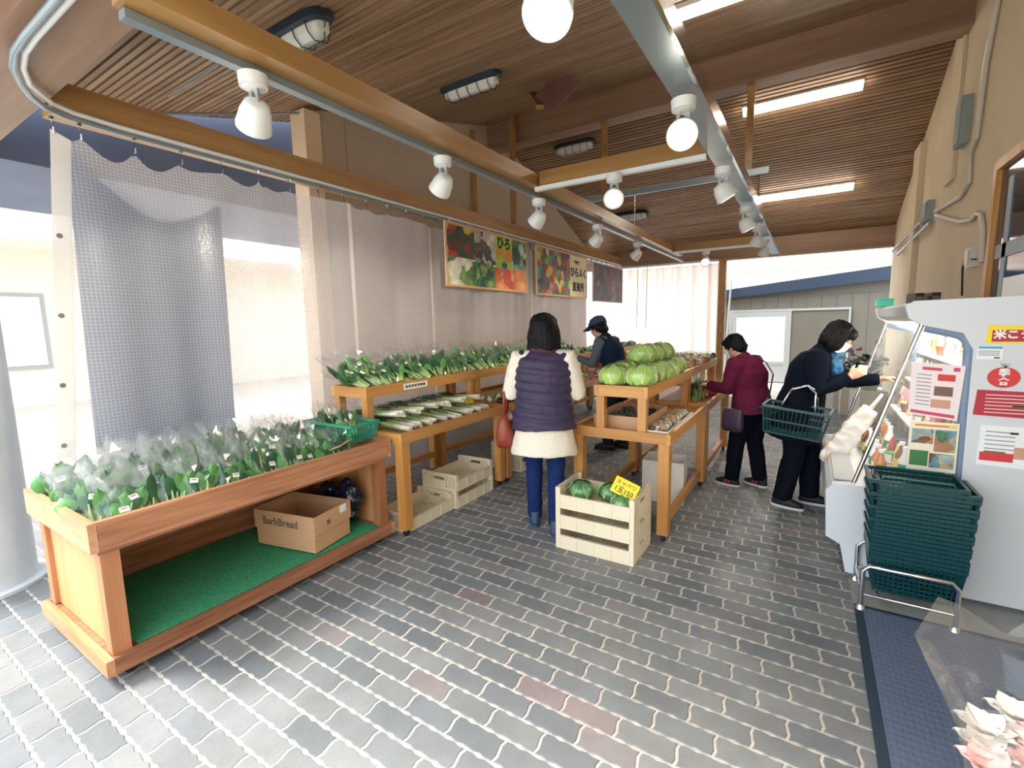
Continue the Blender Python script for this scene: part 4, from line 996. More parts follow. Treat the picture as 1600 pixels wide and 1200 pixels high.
# ---- cabbages
mat('cab_body', '#b4cc7c', .4, var=.25, scale=7); mat('cab_leaf', '#9cbf60', .4, var=.3, scale=6); mat('cab_dark', '#4f8a50', .4, var=.25, scale=6); mat('cab_vein', '#d6e2a8', .4)
def cabbage_proto(dark=False):
    t = thing('cabbage', 'cabbage', 'cabbage')
    MB().ell((0, 0, .075), .1, .1, .075, 20, 12, fn=lambda p: p+(p-Vector((0, 0, .075))).normalized()*.006*noise.noise(p*22)).build('head', 'cab_dark' if dark else 'cab_body', t, smooth='all')
    for k in range(6):
        a0 = k*2*PI/6+.3; w = 1.25
        def f(a, b, a0=a0, k=k):
            th = a0+(a-.5)*w*math.sin(PI*(.12+.85*b))**.6; ph = -.55+b*1.75+.08*math.sin(a*9+k)
            rr = 1.04+.035*(k % 3)+.03*math.sin(a*11+b*7+k)*b+(.05*b*b if k % 2 else 0)
            return Vector((.1*rr*math.cos(ph)*math.cos(th), .1*rr*math.cos(ph)*math.sin(th), max(.003, .075+.077*rr*math.sin(ph))))
        MB().grid(f, 6, 7).build('leaf', 'cab_dark' if dark else 'cab_leaf', t, smooth='all')
        vn = MB()
        for q in (-.28, 0, .28): vn.tube([f(.5+q*b/.9*1.0, b)*1.004+Vector((0, 0, .001)) for b in (.05, .3, .55, .8)], [.0035, .003, .002, .001], 5, 0, False)
        vn.build('vein', 'cab_vein', t, smooth='all')
    sb = MB().ell((0, 0, .08), .112, .112, .085, 14, 9, fn=lambda p: Vector((p.x, p.y, max(.001, p.z)))+Vector((noise.noise(p*30), noise.noise(p*31+Vector((5, 0, 0))), 0))*.006)
    sb.build('bag', 'film_faint', t, smooth='all')
    return t
cab = cabbage_proto(); zc = 1.072
cs = [(-.99, 3.30, 0), (-1.20, 3.29, 0), (-1.0, 3.55, 0), (-1.21, 3.54, 0), (-1.0, 3.80, 0), (-1.21, 3.79, 0), (-1.0, 4.05, 0), (-1.21, 4.05, 0), (-1.01, 4.30, 0), (-1.1, 3.68, .135), (-1.1, 3.93, .135), (-1.1, 4.18, .135)]
clab = ['big bagged cabbage at the near right corner of the island shelf', 'glossy bagged cabbage at the near left corner of the island shelf', 'cabbage second from the front on the right side of the island shelf', 'cabbage second from the front on the left side of the island shelf', 'cabbage third from the front on the right side of the island shelf', 'cabbage third from the front on the left side of the island shelf', 'cabbage fourth from the front on the right side of the island shelf', 'cabbage fourth from the front on the left side of the island shelf', 'farthest bagged cabbage on the island shelf', 'front cabbage stacked on top of the heap', 'middle cabbage stacked on top of the heap', 'rear cabbage stacked on top of the heap']
for k, ((x, y, dz), lb_) in enumerate(zip(cs, clab)):
    args = dict(loc=(x, y, zc+dz), rot=(rnd.uniform(-.1, .1), rnd.uniform(-.1, .1), rnd.uniform(0, 6)), label=lb_, group='cabbages on the island shelf', scale=rnd.uniform(1.0, 1.12))
    if k == 0:
        cab.location = args['loc']; cab.rotation_euler = args['rot']; cab['label'] = lb_; cab['group'] = args['group']; cab.scale = (1.12,)*3
    else: dup(cab, **args)
cab2 = cabbage_proto(True); cab2.location = (-1.31, 2.95, 2*CH+.018); cab2['label'] = 'left cabbage in the top crate of the stack'; cab2['group'] = 'cabbages in the top crate'; cab2.scale = (.88,)*3
dup(cab2, (-1.11, 3.0, 2*CH+.018), (0, .1, 1.), 'middle cabbage in the top crate of the stack', 'cabbages in the top crate', .86); dup(cab2, (-.98, 2.87, 2*CH+.018), (.1, 0, 2.2), 'right cabbage in the top crate, under the price card', 'cabbages in the top crate', .8)
price_card('price_card', 'large yellow handwritten price card on the top crate', (-.985, 2.85, .425), (-.55, .28, -.1), .17, .11, [('キャベツ', .078, .036, 'ink_red'), ('1玉150', .032, .045, 'ink_dark')])
# ---- goods on the island's lower tier
bi = open_box('cardboard_box', 'low cardboard box of aubergines on the island lower tier', (-1.17, 3.62, .755), .0, .40, .60, .10, flaps=False)
for r_ in range(2):
    for k in range(4): pack('aubergines', 'aubergines in the island cardboard box, %s column, %s bag from front' % (('left', 'right')[r_], ORD[k]), (-1.27+r_*.18, 3.42+k*.135, .765), rnd.uniform(-.4, .4), 'bags of aubergines in the cardboard box', 1.0)
mat('tray_white', '#e8e8e4', .4)
tr0 = None
for ti in range(2):
    o = thing('mushroom_tray', ('near' if ti == 0 else 'far')+' shallow white tray of mushroom packs on the island', 'tray', (-.875, 3.42+ti*.42, .752), 0, 'white trays on the island')
    b = MB(); b.box(-.085, .085, -.19, .19, 0, .006)
    for s in (-1, 1): b.box(s*.085-.004, s*.085+.004, -.19, .19, .006, .04); b.box(-.085, .085, s*.19-.004, s*.19+.004, .006, .04)
    b.build('body', 'tray_white', o)
    for k in range(4): pack('mushrooms', 'pack of mushrooms in the %s white tray, %s from the front' % (('near', 'far')[ti], ORD[k]), (-.875, 3.29+ti*.42+k*.09, .762), rnd.uniform(-.2, .2), 'packs of mushrooms in the white trays', .85)
# tall bags on the farther island stand and packs
for k in range(5): bagged('bagged_leeks', 'tall clear bag standing on the far island stand, %s from the front' % ORD[k], 'vegetables', (-.90-.03*(k % 2), 4.68+k*.08, .755), (0, 0, PI/2+rnd.uniform(-.3, .3)), 'tall bags on the far island stand', k % 5, .85, False)
for c in range(2):
    for k in range(5):
        kd = ('radishes', 'apples', 'turnips', 'peppers', 'carrots')[(k+c*2) % 5]
        pack(kd, '%s on the far island stand, lower tier, %s row, %s bag from front' % (kd, ('right', 'left')[c], ORD[k]), (-.86-c*.16, 5.12+k*.17, .755), rnd.uniform(-.4, .4), 'small bags on the far island stand', 1.2)
for c in range(2):
    for k in range(7):
        kd = ('onion' if False else ('potatoes', 'carrots', 'mushrooms', 'apples', 'herbs', 'turnips', 'aubergines'))[(k+c*3) % 7]
        pack(kd, '%s on the far island stand, upper shelf, %s row, %s bag from front' % (kd, ('right', 'left')[c], ORD[k]), (-1.0-c*.18, 4.72+k*.185, 1.072), rnd.uniform(-.4, .4), 'small bags on the far island upper shelf', 1.35)
# ================================================================== CHILLED DISPLAY CASE
mat('case_white', '#d3d7da', .35, var=.02, scale=2); mat('case_inner', '#f4f2ea', .35); mat('gasket', '#7488a0', .4); mat('case_grey', '#a9aeb0', .4)
film_material('case_glass', .07, rough=.03)
mat('case_light', '#fff6e6', .4, emit=5.)
CY0, CY1 = 3.30, 4.75
dc = thing('display_case', 'tall white open-front chilled display case on the right', 'display case', (0, 0, 0))
def ep(y0, y1, name, m='case_white'):
    b = MB()
    low = [(.127, .522), (.157, .56), (.345, .575), (.72, .575), (1.12, .575), (1.12, .03), (.25, .03), (.215, .198), (.142, .235)]
    colm = [(.72, .575), (1.12, .575), (1.12, 1.64), (.466, 1.628), (.428, 1.603), (.446, 1.537), (.501, 1.50), (.669, 1.455), (.712, 1.37)]
    for pl in (low, colm): b.prism(pl, lambda p: (p[0], y0, p[1]), lambda p: (p[0], y1, p[1]))
    return b.build(name, m, dc)
ep(CY0, CY0+.045, 'end_panel'); ep(CY1-.045, CY1, 'end_panel')
for y in (CY0+.022, CY1-.022):
    MB().prism([(.275, .576), (.51, 1.492), (.664, 1.452), (.704, 1.366), (.714, .576)], lambda p: (p[0], y-.004, p[1]), lambda p: (p[0], y+.004, p[1])).build('side_glass', 'case_glass', dc)
    g = MB(); g.tube([(.52, y, 1.488), (.66, y, 1.448), (.69, y, 1.42), (.703, y, 1.37), (.712, y, .58)], .016, 8, flat=1.6); g.build('gasket', 'gasket', dc, smooth=True)
    MB().tube([(.262, y, .578), (.505, y, 1.50)], .012, 8).build('front_post', 'chrome', dc, smooth=True)
nose = [(.135, .52), (.16, .555), (.345, .57), (.345, .2), (.218, .2), (.148, .24)]
MB().prism(nose, lambda p: (p[0], CY0+.046, p[1]), lambda p: (p[0], CY1-.046, p[1])).build('bumper', 'case_white', dc)
MB().box(.27, 1.1, CY0+.05, CY1-.05, .0, .2).build('plinth', 'case_grey', dc)
MB().box(.346, 1.06, CY0+.046, CY1-.046, .2, .56).build('tub', 'case_white', dc)
MB().box(1.0, 1.11, CY0+.046, CY1-.046, .561, 1.6).build('back_wall', 'case_inner', dc)
cn = [(.46, 1.62), (.435, 1.6), (.45, 1.545), (.51, 1.515), (.999, 1.56), (.999, 1.625)]
MB().prism(cn, lambda p: (p[0], CY0+.046, p[1]), lambda p: (p[0], CY1-.046, p[1])).build('canopy', 'case_grey', dc)
MB().box(.62, .68, CY0+.1, CY1-.1, 1.505, 1.517).build('light_strip', 'case_light', dc)
MB().box(.17, .28, CY0+.1, CY1-.1, .566, .572).build('price_rail', 'case_grey', dc)
tiers = [(.32, .57), (.56, .86), (.64, 1.08), (.70, 1.28)]
for x0, z in tiers[1:]: MB().box(x0, .999, CY0+.047, CY1-.047, z-.014, z).build('shelf', 'case_inner', dc)
for x, z in ((.60, 1.514),): pass
ald = bpy.data.lights.new('case_lamp', 'AREA'); ald.shape = 'RECTANGLE'; ald.size = .06; ald.size_y = 1.2; ald.energy = 5; ald.color = (1, .95, .86)
alo = bpy.data.objects.new('case_lamp', ald); COL.objects.link(alo); alo.location = (.65, (CY0+CY1)/2, 1.5); alo.rotation_euler = (0, .25, 0); alo.parent = dc
# goods: juice bottles, pots, pouches
mat('juice', '#d9822c', .2); mat('cap_white', '#f2f0ea', .4); mat('green_label', '#2f8f5a', .45); mat('pack_yellow', '#eccf62', .45); mat('pack_red', '#c23b36', .4); mat('pack_cream', '#efe6cf', .45); mat('pack_pink', '#e39aa8', .45); mat('pack_brown', '#7d5237', .45); mat('tofu', '#f5f3ec', .4); mat('milk', '#f4f4f2', .3)
def bottle(me_m, label_m):
    b = MB(); b.loft([((0, 0, 0), .03, .03, None), ((0, 0, .12), .031, .031, None), ((0, 0, .15), .016, .016, None), ((0, 0, .18), .0135, .0135, None)], 14)
    l = MB(); l.loft([((0, 0, .04), .0316, .0316, None), ((0, 0, .095), .0316, .0316, None)], 14, cap=False)
    c = MB(); c.cyl((0, 0, .1805), (0, 0, .2), .016, .016, 12)
    return [('glass', b.mesh('glass', me_m, 40)), ('label_band', l.mesh('label_band', label_m, 40)), ('cap', c.mesh('cap', 'cap_white', 40))]
def pouch(m, m2, w=.055, h=.15):
    b = MB(); b.loft([((0, 0, 0), w*.8, .022, None), ((0, 0, h*.3), w, .028, None), ((0, 0, h*.75), w, .016, None), ((0, 0, h), w*.98, .003, None)], 14, p=4)
    l = MB(); l.loft([((0, -.004, h*.25), w*.6, .027, None), ((0, -.004, h*.6), w*.6, .022, None)], 10, p=4)
    return [('pouch', b.mesh('pouch', m, 40)), ('label_panel', l.mesh('label_panel', m2, 40))]
def tub(m, m2):
    b = MB(); b.loft([((0, 0, 0), .04, .04, None), ((0, 0, .06), .05, .05, None)], 16); l = MB(); l.loft([((0, 0, .0605), .053, .053, None), ((0, 0, .068), .052, .052, None)], 16)
    return [('pot', b.mesh('pot', m, 40)), ('lid', l.mesh('lid', m2, 40))]
G = {'orange juice bottle': bottle('juice', 'pack_cream'), 'green-labelled milk bottle': bottle('milk', 'green_label'), 'amber bottle': bottle('pack_brown', 'pack_yellow'), 'cream pouch': pouch('pack_cream', 'pack_red'), 'yellow pouch': pouch('pack_yellow', 'pack_brown'), 'red pouch': pouch('pack_red', 'pack_cream'), 'pink pouch': pouch('pack_pink', 'pack_cream'), 'white lidded pot': tub('tofu', 'green_label'), 'brown lidded pot': tub('pack_brown', 'pack_yellow')}
tn = ('bottom deck', 'lowest shelf', 'middle shelf', 'top shelf')
plan = [['orange juice bottle', 'orange juice bottle', 'green-labelled milk bottle', 'white lidded pot', 'green-labelled milk bottle', 'amber bottle', 'yellow pouch', 'white lidded pot', 'red pouch', 'green-labelled milk bottle'],
        ['red pouch', 'pink pouch', 'cream pouch', 'white lidded pot', 'red pouch', 'cream pouch', 'yellow pouch', 'brown lidded pot', 'pink pouch', 'cream pouch'],
        ['cream pouch', 'yellow pouch', 'pink pouch', 'cream pouch', 'brown lidded pot', 'red pouch', 'cream pouch', 'yellow pouch', 'white lidded pot', 'cream pouch'],
        ['cream pouch', 'white lidded pot', 'yellow pouch', 'cream pouch', 'pink pouch', 'cream pouch', 'brown lidded pot', 'cream pouch', 'yellow pouch', 'cream pouch']]
for ti, (x0, z) in enumerate(tiers):
    for r_ in range(2 if ti < 3 else 1):
        for k in range(10):
            kind = plan[ti][(k+r_*3) % 10]; y = CY0+.13+k*.131
            t = thing(kind.replace(' ', '_').replace('-', '_'), '%s in the display case, %s, %s row, %s from near end' % (kind, tn[ti], ('front', 'second')[r_], ORD[k]), kind.split()[-1], (x0+.07+r_*.13, y, z+.003), PI/2*-1+rnd.uniform(-.2, .2), 'goods on the %s of the display case' % tn[ti])
            for nm, me in G[kind]: link(nm, me, t)
# notices on the case end
def sheet(name, label, pts, m, cat='poster', y=CY0-.004):
    t = thing(name, label, cat, (0, 0, 0)); b = MB(); b.prism(pts, lambda p: (p[0], y, p[1]), lambda p: (p[0], y+.003, p[1])); b.build('sheet', m, t); return t
def blk(t, m, x0, x1, z0, z1, sl=0., name='print', y=CY0-.0045):
    MB().prism([(x0, z0), (x1, z0+sl*(x1-x0)), (x1, z1+sl*(x1-x0)), (x0, z1)], lambda p: (p[0], y-.001, p[1]), lambda p: (p[0], y-.0002, p[1])).build(name, m, t)
def txt(t, body, x, z, size, m, bold=.0, y=CY0-.0062): lettering(body, size, m, t, frame_matrix((x, y, z), (1, 0, 0), (0, 0, 1)), bold)
mat('paper_pink', '#f1e2e0', .6); mat('rose', '#cf4a6c', .6); mat('tomato_red', '#d23b3b', .5); mat('crimson', '#b5303f', .55); mat('photo_brown', '#7a5a4c', .5); mat('photo_peach', '#cf9a82', .5); mat('leaf_ink', '#3f7a4a', .5); mat('sky_ink', '#5fa8cc', .5)
s1 = sheet('notice_sheet', 'pink leaflet with a tomato picture on the case glass', [(.475, 1.021), (.677, .994), (.69, 1.285), (.475, 1.303)], 'paper_pink')
blk(s1, 'rose', .52, .60, 1.262, 1.278, -.08); blk(s1, 'rose', .645, .67, 1.255, 1.275); blk(s1, 'tomato_red', .585, .655, 1.205, 1.24, -.05); blk(s1, 'photo_brown', .575, .65, 1.125, 1.175, -.05); blk(s1, 'photo_peach', .565, .645, 1.06, 1.105, -.05); blk(s1, 'rose', .485, .665, 1.028, 1.045, -.12)
for k in range(9): blk(s1, 'ink_grey', .50, .56, 1.235-k*.02, 1.240-k*.02, -.08)
s2 = sheet('notice_sheet', 'colourful food leaflet below the pink one on the case glass', [(.488, .70), (.691, .71), (.69, .98), (.488, .98)], 'pack_cream')
patchwork('p_food', ['#6f9fae', '#c9956a', '#4f8a5a', '#d8c39a', '#8a5a48', '#a9c6c0'], 22)
blk(s2, 'ink_orange', .51, .65, .955, .966); blk(s2, 'pack_yellow', .655, .68, .95, .97); blk(s2, 'p_food', .50, .59, .86, .94); blk(s2, 'p_food', .595, .682, .82, .94); blk(s2, 'leaf_ink', .498, .575, .735, .82); blk(s2, 'p_food', .58, .682, .73, .81)
s3 = sheet('sticker', 'yellow and crimson lettered sticker high on the case end', [(.755, 1.405), (.99, 1.40), (.99, 1.485), (.76, 1.495)], 'price_yellow', 'sticker')
blk(s3, 'crimson', .775, .985, 1.412, 1.47); txt(s3, '米こうじ', .872, 1.445, .046, 'white', .002)
s4 = sheet('sticker', 'small white notice with a blue header on the case end', [(.726, 1.322), (.822, 1.322), (.822, 1.391), (.726, 1.391)], 'paper_white', 'sticker')
blk(s4, 'sky_ink', .73, .818, 1.376, 1.388); [blk(s4, 'ink_grey', .732, .81, 1.362-k*.01, 1.366-k*.01) for k in range(3)]; blk(s4, 'leaf_ink', .79, .812, 1.327, 1.335)
s5 = sheet('sticker', 'round red tomato sticker with two white characters', [(.834+.06*math.cos(a*PI/14), 1.232+.052*math.sin(a*PI/14)) for a in range(28)], 'tomato_red', 'sticker')
txt(s5, '季', .834, 1.255, .042, 'white', .0015); txt(s5, '舎', .834, 1.21, .04, 'white', .0015)
for k in range(3): MB().prism([(.834, 1.28), (.815+k*.018, 1.306), (.84, 1.284)], lambda p: (p[0], CY0-.006, p[1]), lambda p: (p[0], CY0-.0042, p[1])).build('stalk', 'leaf_ink', s5)
s6 = sheet('notice_sheet', 'crimson notice with white lines below the tomato sticker', [(.735, 1.035), (.96, 1.03), (.96, 1.162), (.743, 1.166)], 'crimson')
for k in range(6): blk(s6, 'paper_pink', .775, .94, 1.14-k*.018, 1.144-k*.018)
blk(s6, 'leaf_ink', .875, .925, 1.082, 1.094)
s7 = sheet('notice_sheet', 'white leaflet with red strawberries at its foot', [(.765, .775), (.96, .77), (.96, .985), (.77, .985)], 'paper_white')
for k in range(5): blk(s7, 'ink_grey', .79, .9, .95-k*.022, .955-k*.022)
blk(s7, 'tomato_red', .775, .9, .80, .845); blk(s7, 'leaf_ink', .79, .87, .845, .852); blk(s7, 'photo_peach', .9, .955, .82, .88); blk(s7, 'ink_dark', .88, .91, .945, .955)
# bits on top of the case and price tags
mat('teal_box', '#3dbf9f', .4)
tb = thing('small_box', 'small mint green box on the far front edge of the display case', 'box', (.47, 4.62, 1.626))
MB().box(-.05, .05, -.07, .07, 0, .045).build('body', 'teal_box', tb); MB().box(-.051, .051, -.071, .071, .046, .056).build('lid', 'teal_box', tb)
for k in range(2):
    bk = thing('dark_binder', ('left' if k == 0 else 'right')+' dark binder standing on the display case', 'binder', (.64+k*.09, 4.55, 1.626), .2)
    MB().box(-.025, .025, -.08, .08, 0, .085).build('cover', 'black_rubber', bk); MB().box(-.022, .022, -.083, -.0801, .02, .06).build('spine_label', 'ink_card', bk)
for k in range(3):
    pt = thing('price_tag', 'orange and black price tag on the case bumper, %s from the near end' % ORD[k], 'tag', (.155, 3.95+k*.22, .55), 0, 'orange price tags on the case'); pt.rotation_euler = (0, -.25, 0)
    MB().box(-.006, -.003, -.05, .05, -.05, .045).build('card', 'ink_orange', pt); MB().box(-.0075, -.0062, -.05, .05, -.015, .01).build('stripe', 'ink_dark', pt)

# ================================================================== BASKET STACK, STAND, MAT
mat('basket_green', '#083e42', .3)
bk0 = slat_basket('shopping_basket', 'x', (0, 0, 0), 0, .375, .27, .20, 'basket_green', .86, 16, 11, 'basket', 'nested shopping baskets')
nB = 19
for k in range(nB):
    lab = 'lowest dark green basket of the nested stack' if k == 0 else ('topmost dark green basket of the nested stack' if k == nB-1 else '%s dark green basket from the bottom of the nested stack' % ORD[k])
    loc = (.515+.0012*k*(1 if k % 3 else -1), 3.115, .105+k*.0225)
    if k == 0: bk0.location = loc; bk0['label'] = lab
    else:
        d_ = dup(bk0, loc, (0, 0, rnd.uniform(-.006, .006)), lab)
        if k == nB-1:
            for s in (-1, 1): MB().tube([(-.14, s*.128, .205), (-.14, s*.10, .214), (.14, s*.10, .214), (.14, s*.128, .205)], .006, 6).build('handle', 'basket_dark', d_)
cs_ = thing('basket_rack', 'chrome tube rack under the stack of baskets', 'rack', (.49, 2.95, 0))
for y in (0.0, .33):
    MB().tube([(-.19, y, .012), (-.19, y, .22), (-.165, y, .25), (.16, y, .25), (.185, y, .22), (.185, y, .012)], .012, 10).build('hoop', 'chrome', cs_, smooth=True)
    for x in (-.19, .185): MB().loft([((x, y, .0), .026, .026, None), ((x, y, .012), .026, .026, None), ((x, y, .03), .014, .014, None)], 14).build('foot', 'chrome', cs_, smooth=40)
for x in (-.12, .17): MB().tube([(x, .0, .09), (x, .33, .09)], .007, 8).build('cross_rod', 'chrome', cs_)
for x in (-.19, .185): MB().tube([(x, .0, .09), (x, .33, .09)], .007, 8).build('side_rod', 'chrome', cs_)
for y in (0.0, .33): MB().tube([(-.19, y, .09), (.185, y, .09)], .007, 8).build('end_rod', 'chrome', cs_)
def mat_material():
    m, nt, b = nodes_of('mat_blue')
    tc = N(nt, 'ShaderNodeTexCoord'); v = N(nt, 'ShaderNodeTexVoronoi'); v.inputs['Scale'].default_value = 46; v.inputs['Randomness'].default_value = .15
    mp = N(nt, 'ShaderNodeMapping'); mp.inputs['Scale'].default_value = (1, .62, 1); nt.links.new(tc.outputs['Object'], mp.inputs['Vector']); nt.links.new(mp.outputs[0], v.inputs['Vector'])
    cr = N(nt, 'ShaderNodeValToRGB'); cr.color_ramp.elements[0].position = .28; cr.color_ramp.elements[0].color = lin('#141d30'); cr.color_ramp.elements[1].position = .42; cr.color_ramp.elements[1].color = lin('#5c6b86')
    nt.links.new(v.outputs['Distance'], cr.inputs[0]); nt.links.new(cr.outputs[0], b.inputs['Base Color']); b.inputs['Roughness'].default_value = .85
    bp = N(nt, 'ShaderNodeBump'); bp.inputs['Strength'].default_value = .8; bp.inputs['Distance'].default_value = .008; nt.links.new(v.outputs['Distance'], bp.inputs['Height']); nt.links.new(bp.outputs[0], b.inputs['Normal'])
mat_material(); mat('mat_edge', '#24384a', .7)
mt = thing('door_mat', 'large slate blue ribbed mat at the lower right', 'mat', (0, 0, 0))
MB().box(.312, 1.145, .4, 2.955, .001, .011).build('pile', 'mat_blue', mt)
e = MB(); e.box(.275, .311, .4, 2.985, .001, .009); e.box(.312, 1.145, 2.956, 2.985, .001, .009); e.build('edge', 'mat_edge', mt)
# cellophane-wrapped flowers in the lower right corner
mat('petal_pink', '#f3c9c4', .5, var=.1, scale=20); mat('petal_white', '#f6f1ea', .5); mat('bucket_grey', '#9aa0a4', .4)
bq = thing('wrapped_flowers', 'cellophane-wrapped pink and white flowers at the bottom right corner', 'flowers', (.50, 1.40, .0))
MB().loft([((0, 0, .012), .09, .09, None), ((0, 0, .42), .11, .11, None)], 20).build('bucket', 'bucket_grey', bq, smooth=40)
fr_ = random.Random(3); fl_m = MB(); lv = MB()
for k in range(30):
    a = fr_.uniform(0, 6.28); r_ = fr_.uniform(0, .15); c = Vector((r_*math.cos(a), r_*math.sin(a), .57+fr_.uniform(-.05, .05)-r_*.3))
    fb = MB()
    for q in range(9):
        leaf(fb, c, (math.cos(q*.7), math.sin(q*.7), .5+.5*(q % 2)), .06, .045, 0, .2)
    fb.build('flower', 'petal_pink' if k % 3 else 'petal_white', bq, smooth='all')
    lv.tube([(c.x*.3, c.y*.3, .35), tuple(c)], .004, 5, 0, False)
lv.build('stems', 'leaf_mid', bq)
wrp = MB(); vs = []
for i in range(7):
    t = i/6; rr = .12+.06*t+.05*t*t
    for k in range(18):
        a = 2*PI*k/18; j = 1+fr_.uniform(-.1, .1)*t; vs.append((rr*j*math.cos(a), rr*j*math.sin(a), .38+.40*t+.05*t*math.sin(k*2.1)))
wrp.add(vs, [(i*18+k, i*18+(k+1) % 18, (i+1)*18+(k+1) % 18, (i+1)*18+k) for i in range(6) for k in range(18)])
wrp.build('wrap', 'film_top', bq)
# potted flowers before the shed
mat('pot_clay', '#8a9a4e', .6); mat('petal_lilac', '#b48ab0', .5)
for k, (x, y, s) in enumerate(((.62, 9.2, 1.0), (.78, 8.7, 1.1), (.42, 9.6, .9))):
    pp = thing('potted_plant', ('middle', 'right', 'left')[k]+' potted flowering plant near the shed', 'plant', (x, y, 0), .3*k, 'potted plants near the shed'); pp.scale = (s,)*3
    st = MB().box(-.16, .16, -.16, .16, 0, .42); st.build('pedestal', 'offwhite', pp)
    MB().loft([((0, 0, .421), .09, .09, None), ((0, 0, .6), .13, .13, None)], 16).build('pot', 'pot_clay', pp, smooth=40)
    fg = MB()
    for q in range(46):
        a = fr_.uniform(0, 6.28); leaf(fg, (0.05*math.cos(a), .05*math.sin(a), fr_.uniform(.58, .85)), (math.cos(a), math.sin(a), fr_.uniform(.2, 1.6)), fr_.uniform(.1, .2), .06, 0, .3)
    fg.build('foliage', 'leaf_dark', pp, smooth='all')
    ff = MB()
    for q in range(10): a = fr_.uniform(0, 6.28); r_ = fr_.uniform(.03, .2); ff.ell((r_*math.cos(a), r_*math.sin(a), fr_.uniform(.75, 1.1)), .035, .035, .03, 8, 5)
    ff.build('blossoms', 'petal_lilac', pp, smooth='all')
# ================================================================== PEOPLE
mat('skin', '#d6a58a', .5, sub=.1); mat('hair_black', '#0c0c10', .6, spec=.2, var=.4, scale=60, bump=.4, stretch=(1, 1, .15)); mat('eye_white', '#eceae6', .3); mat('lip', '#b06a62', .5)
mat('vest_purple', '#3d344c', .5, spec=.25, var=.1, scale=20); mat('sweater_white', '#e6ddcc', .9, var=.05, scale=90, bump=.5); mat('jeans', '#1d2f5c', .9, spec=.08, var=.15, scale=40); mat('shoe_blue', '#3c506e', .6); mat('scarf_maroon', '#4a2430', .8)
mat('bag_brown', '#8a3b26', .45, var=.1); mat('navy', '#1c2940', .9, spec=.08, var=.1, scale=20); mat('knit_grey', '#5a666c', .9, var=.1, scale=60); mat('cap_navy', '#33425c', .75); mat('trouser_dark', '#20242e', .9, spec=.08)
mat('maroon', '#5e1f38', .9, spec=.08, var=.12, scale=40); mat('black_cloth', '#10141e', .9, spec=.08, var=.1, scale=30); mat('sole_white', '#e6e4e0', .5); mat('stripe_red', '#d8343a', .5); mat('mask_white', '#eef0f0', .7); mat('coat_black', '#0d1420', .9, spec=.08, var=.15, scale=20); mat('blue_scarf', '#1f5a80', .7, var=.5, scale=30); mat('bag_plum', '#3a2e44', .5); mat('tote_white', '#e6ddd2', .7, var=.06); mat('jar_glass', '#d9c6a6', .2)
def rotv(v, axis, a): return Matrix.Rotation(a, 3, axis) @ Vector(v)
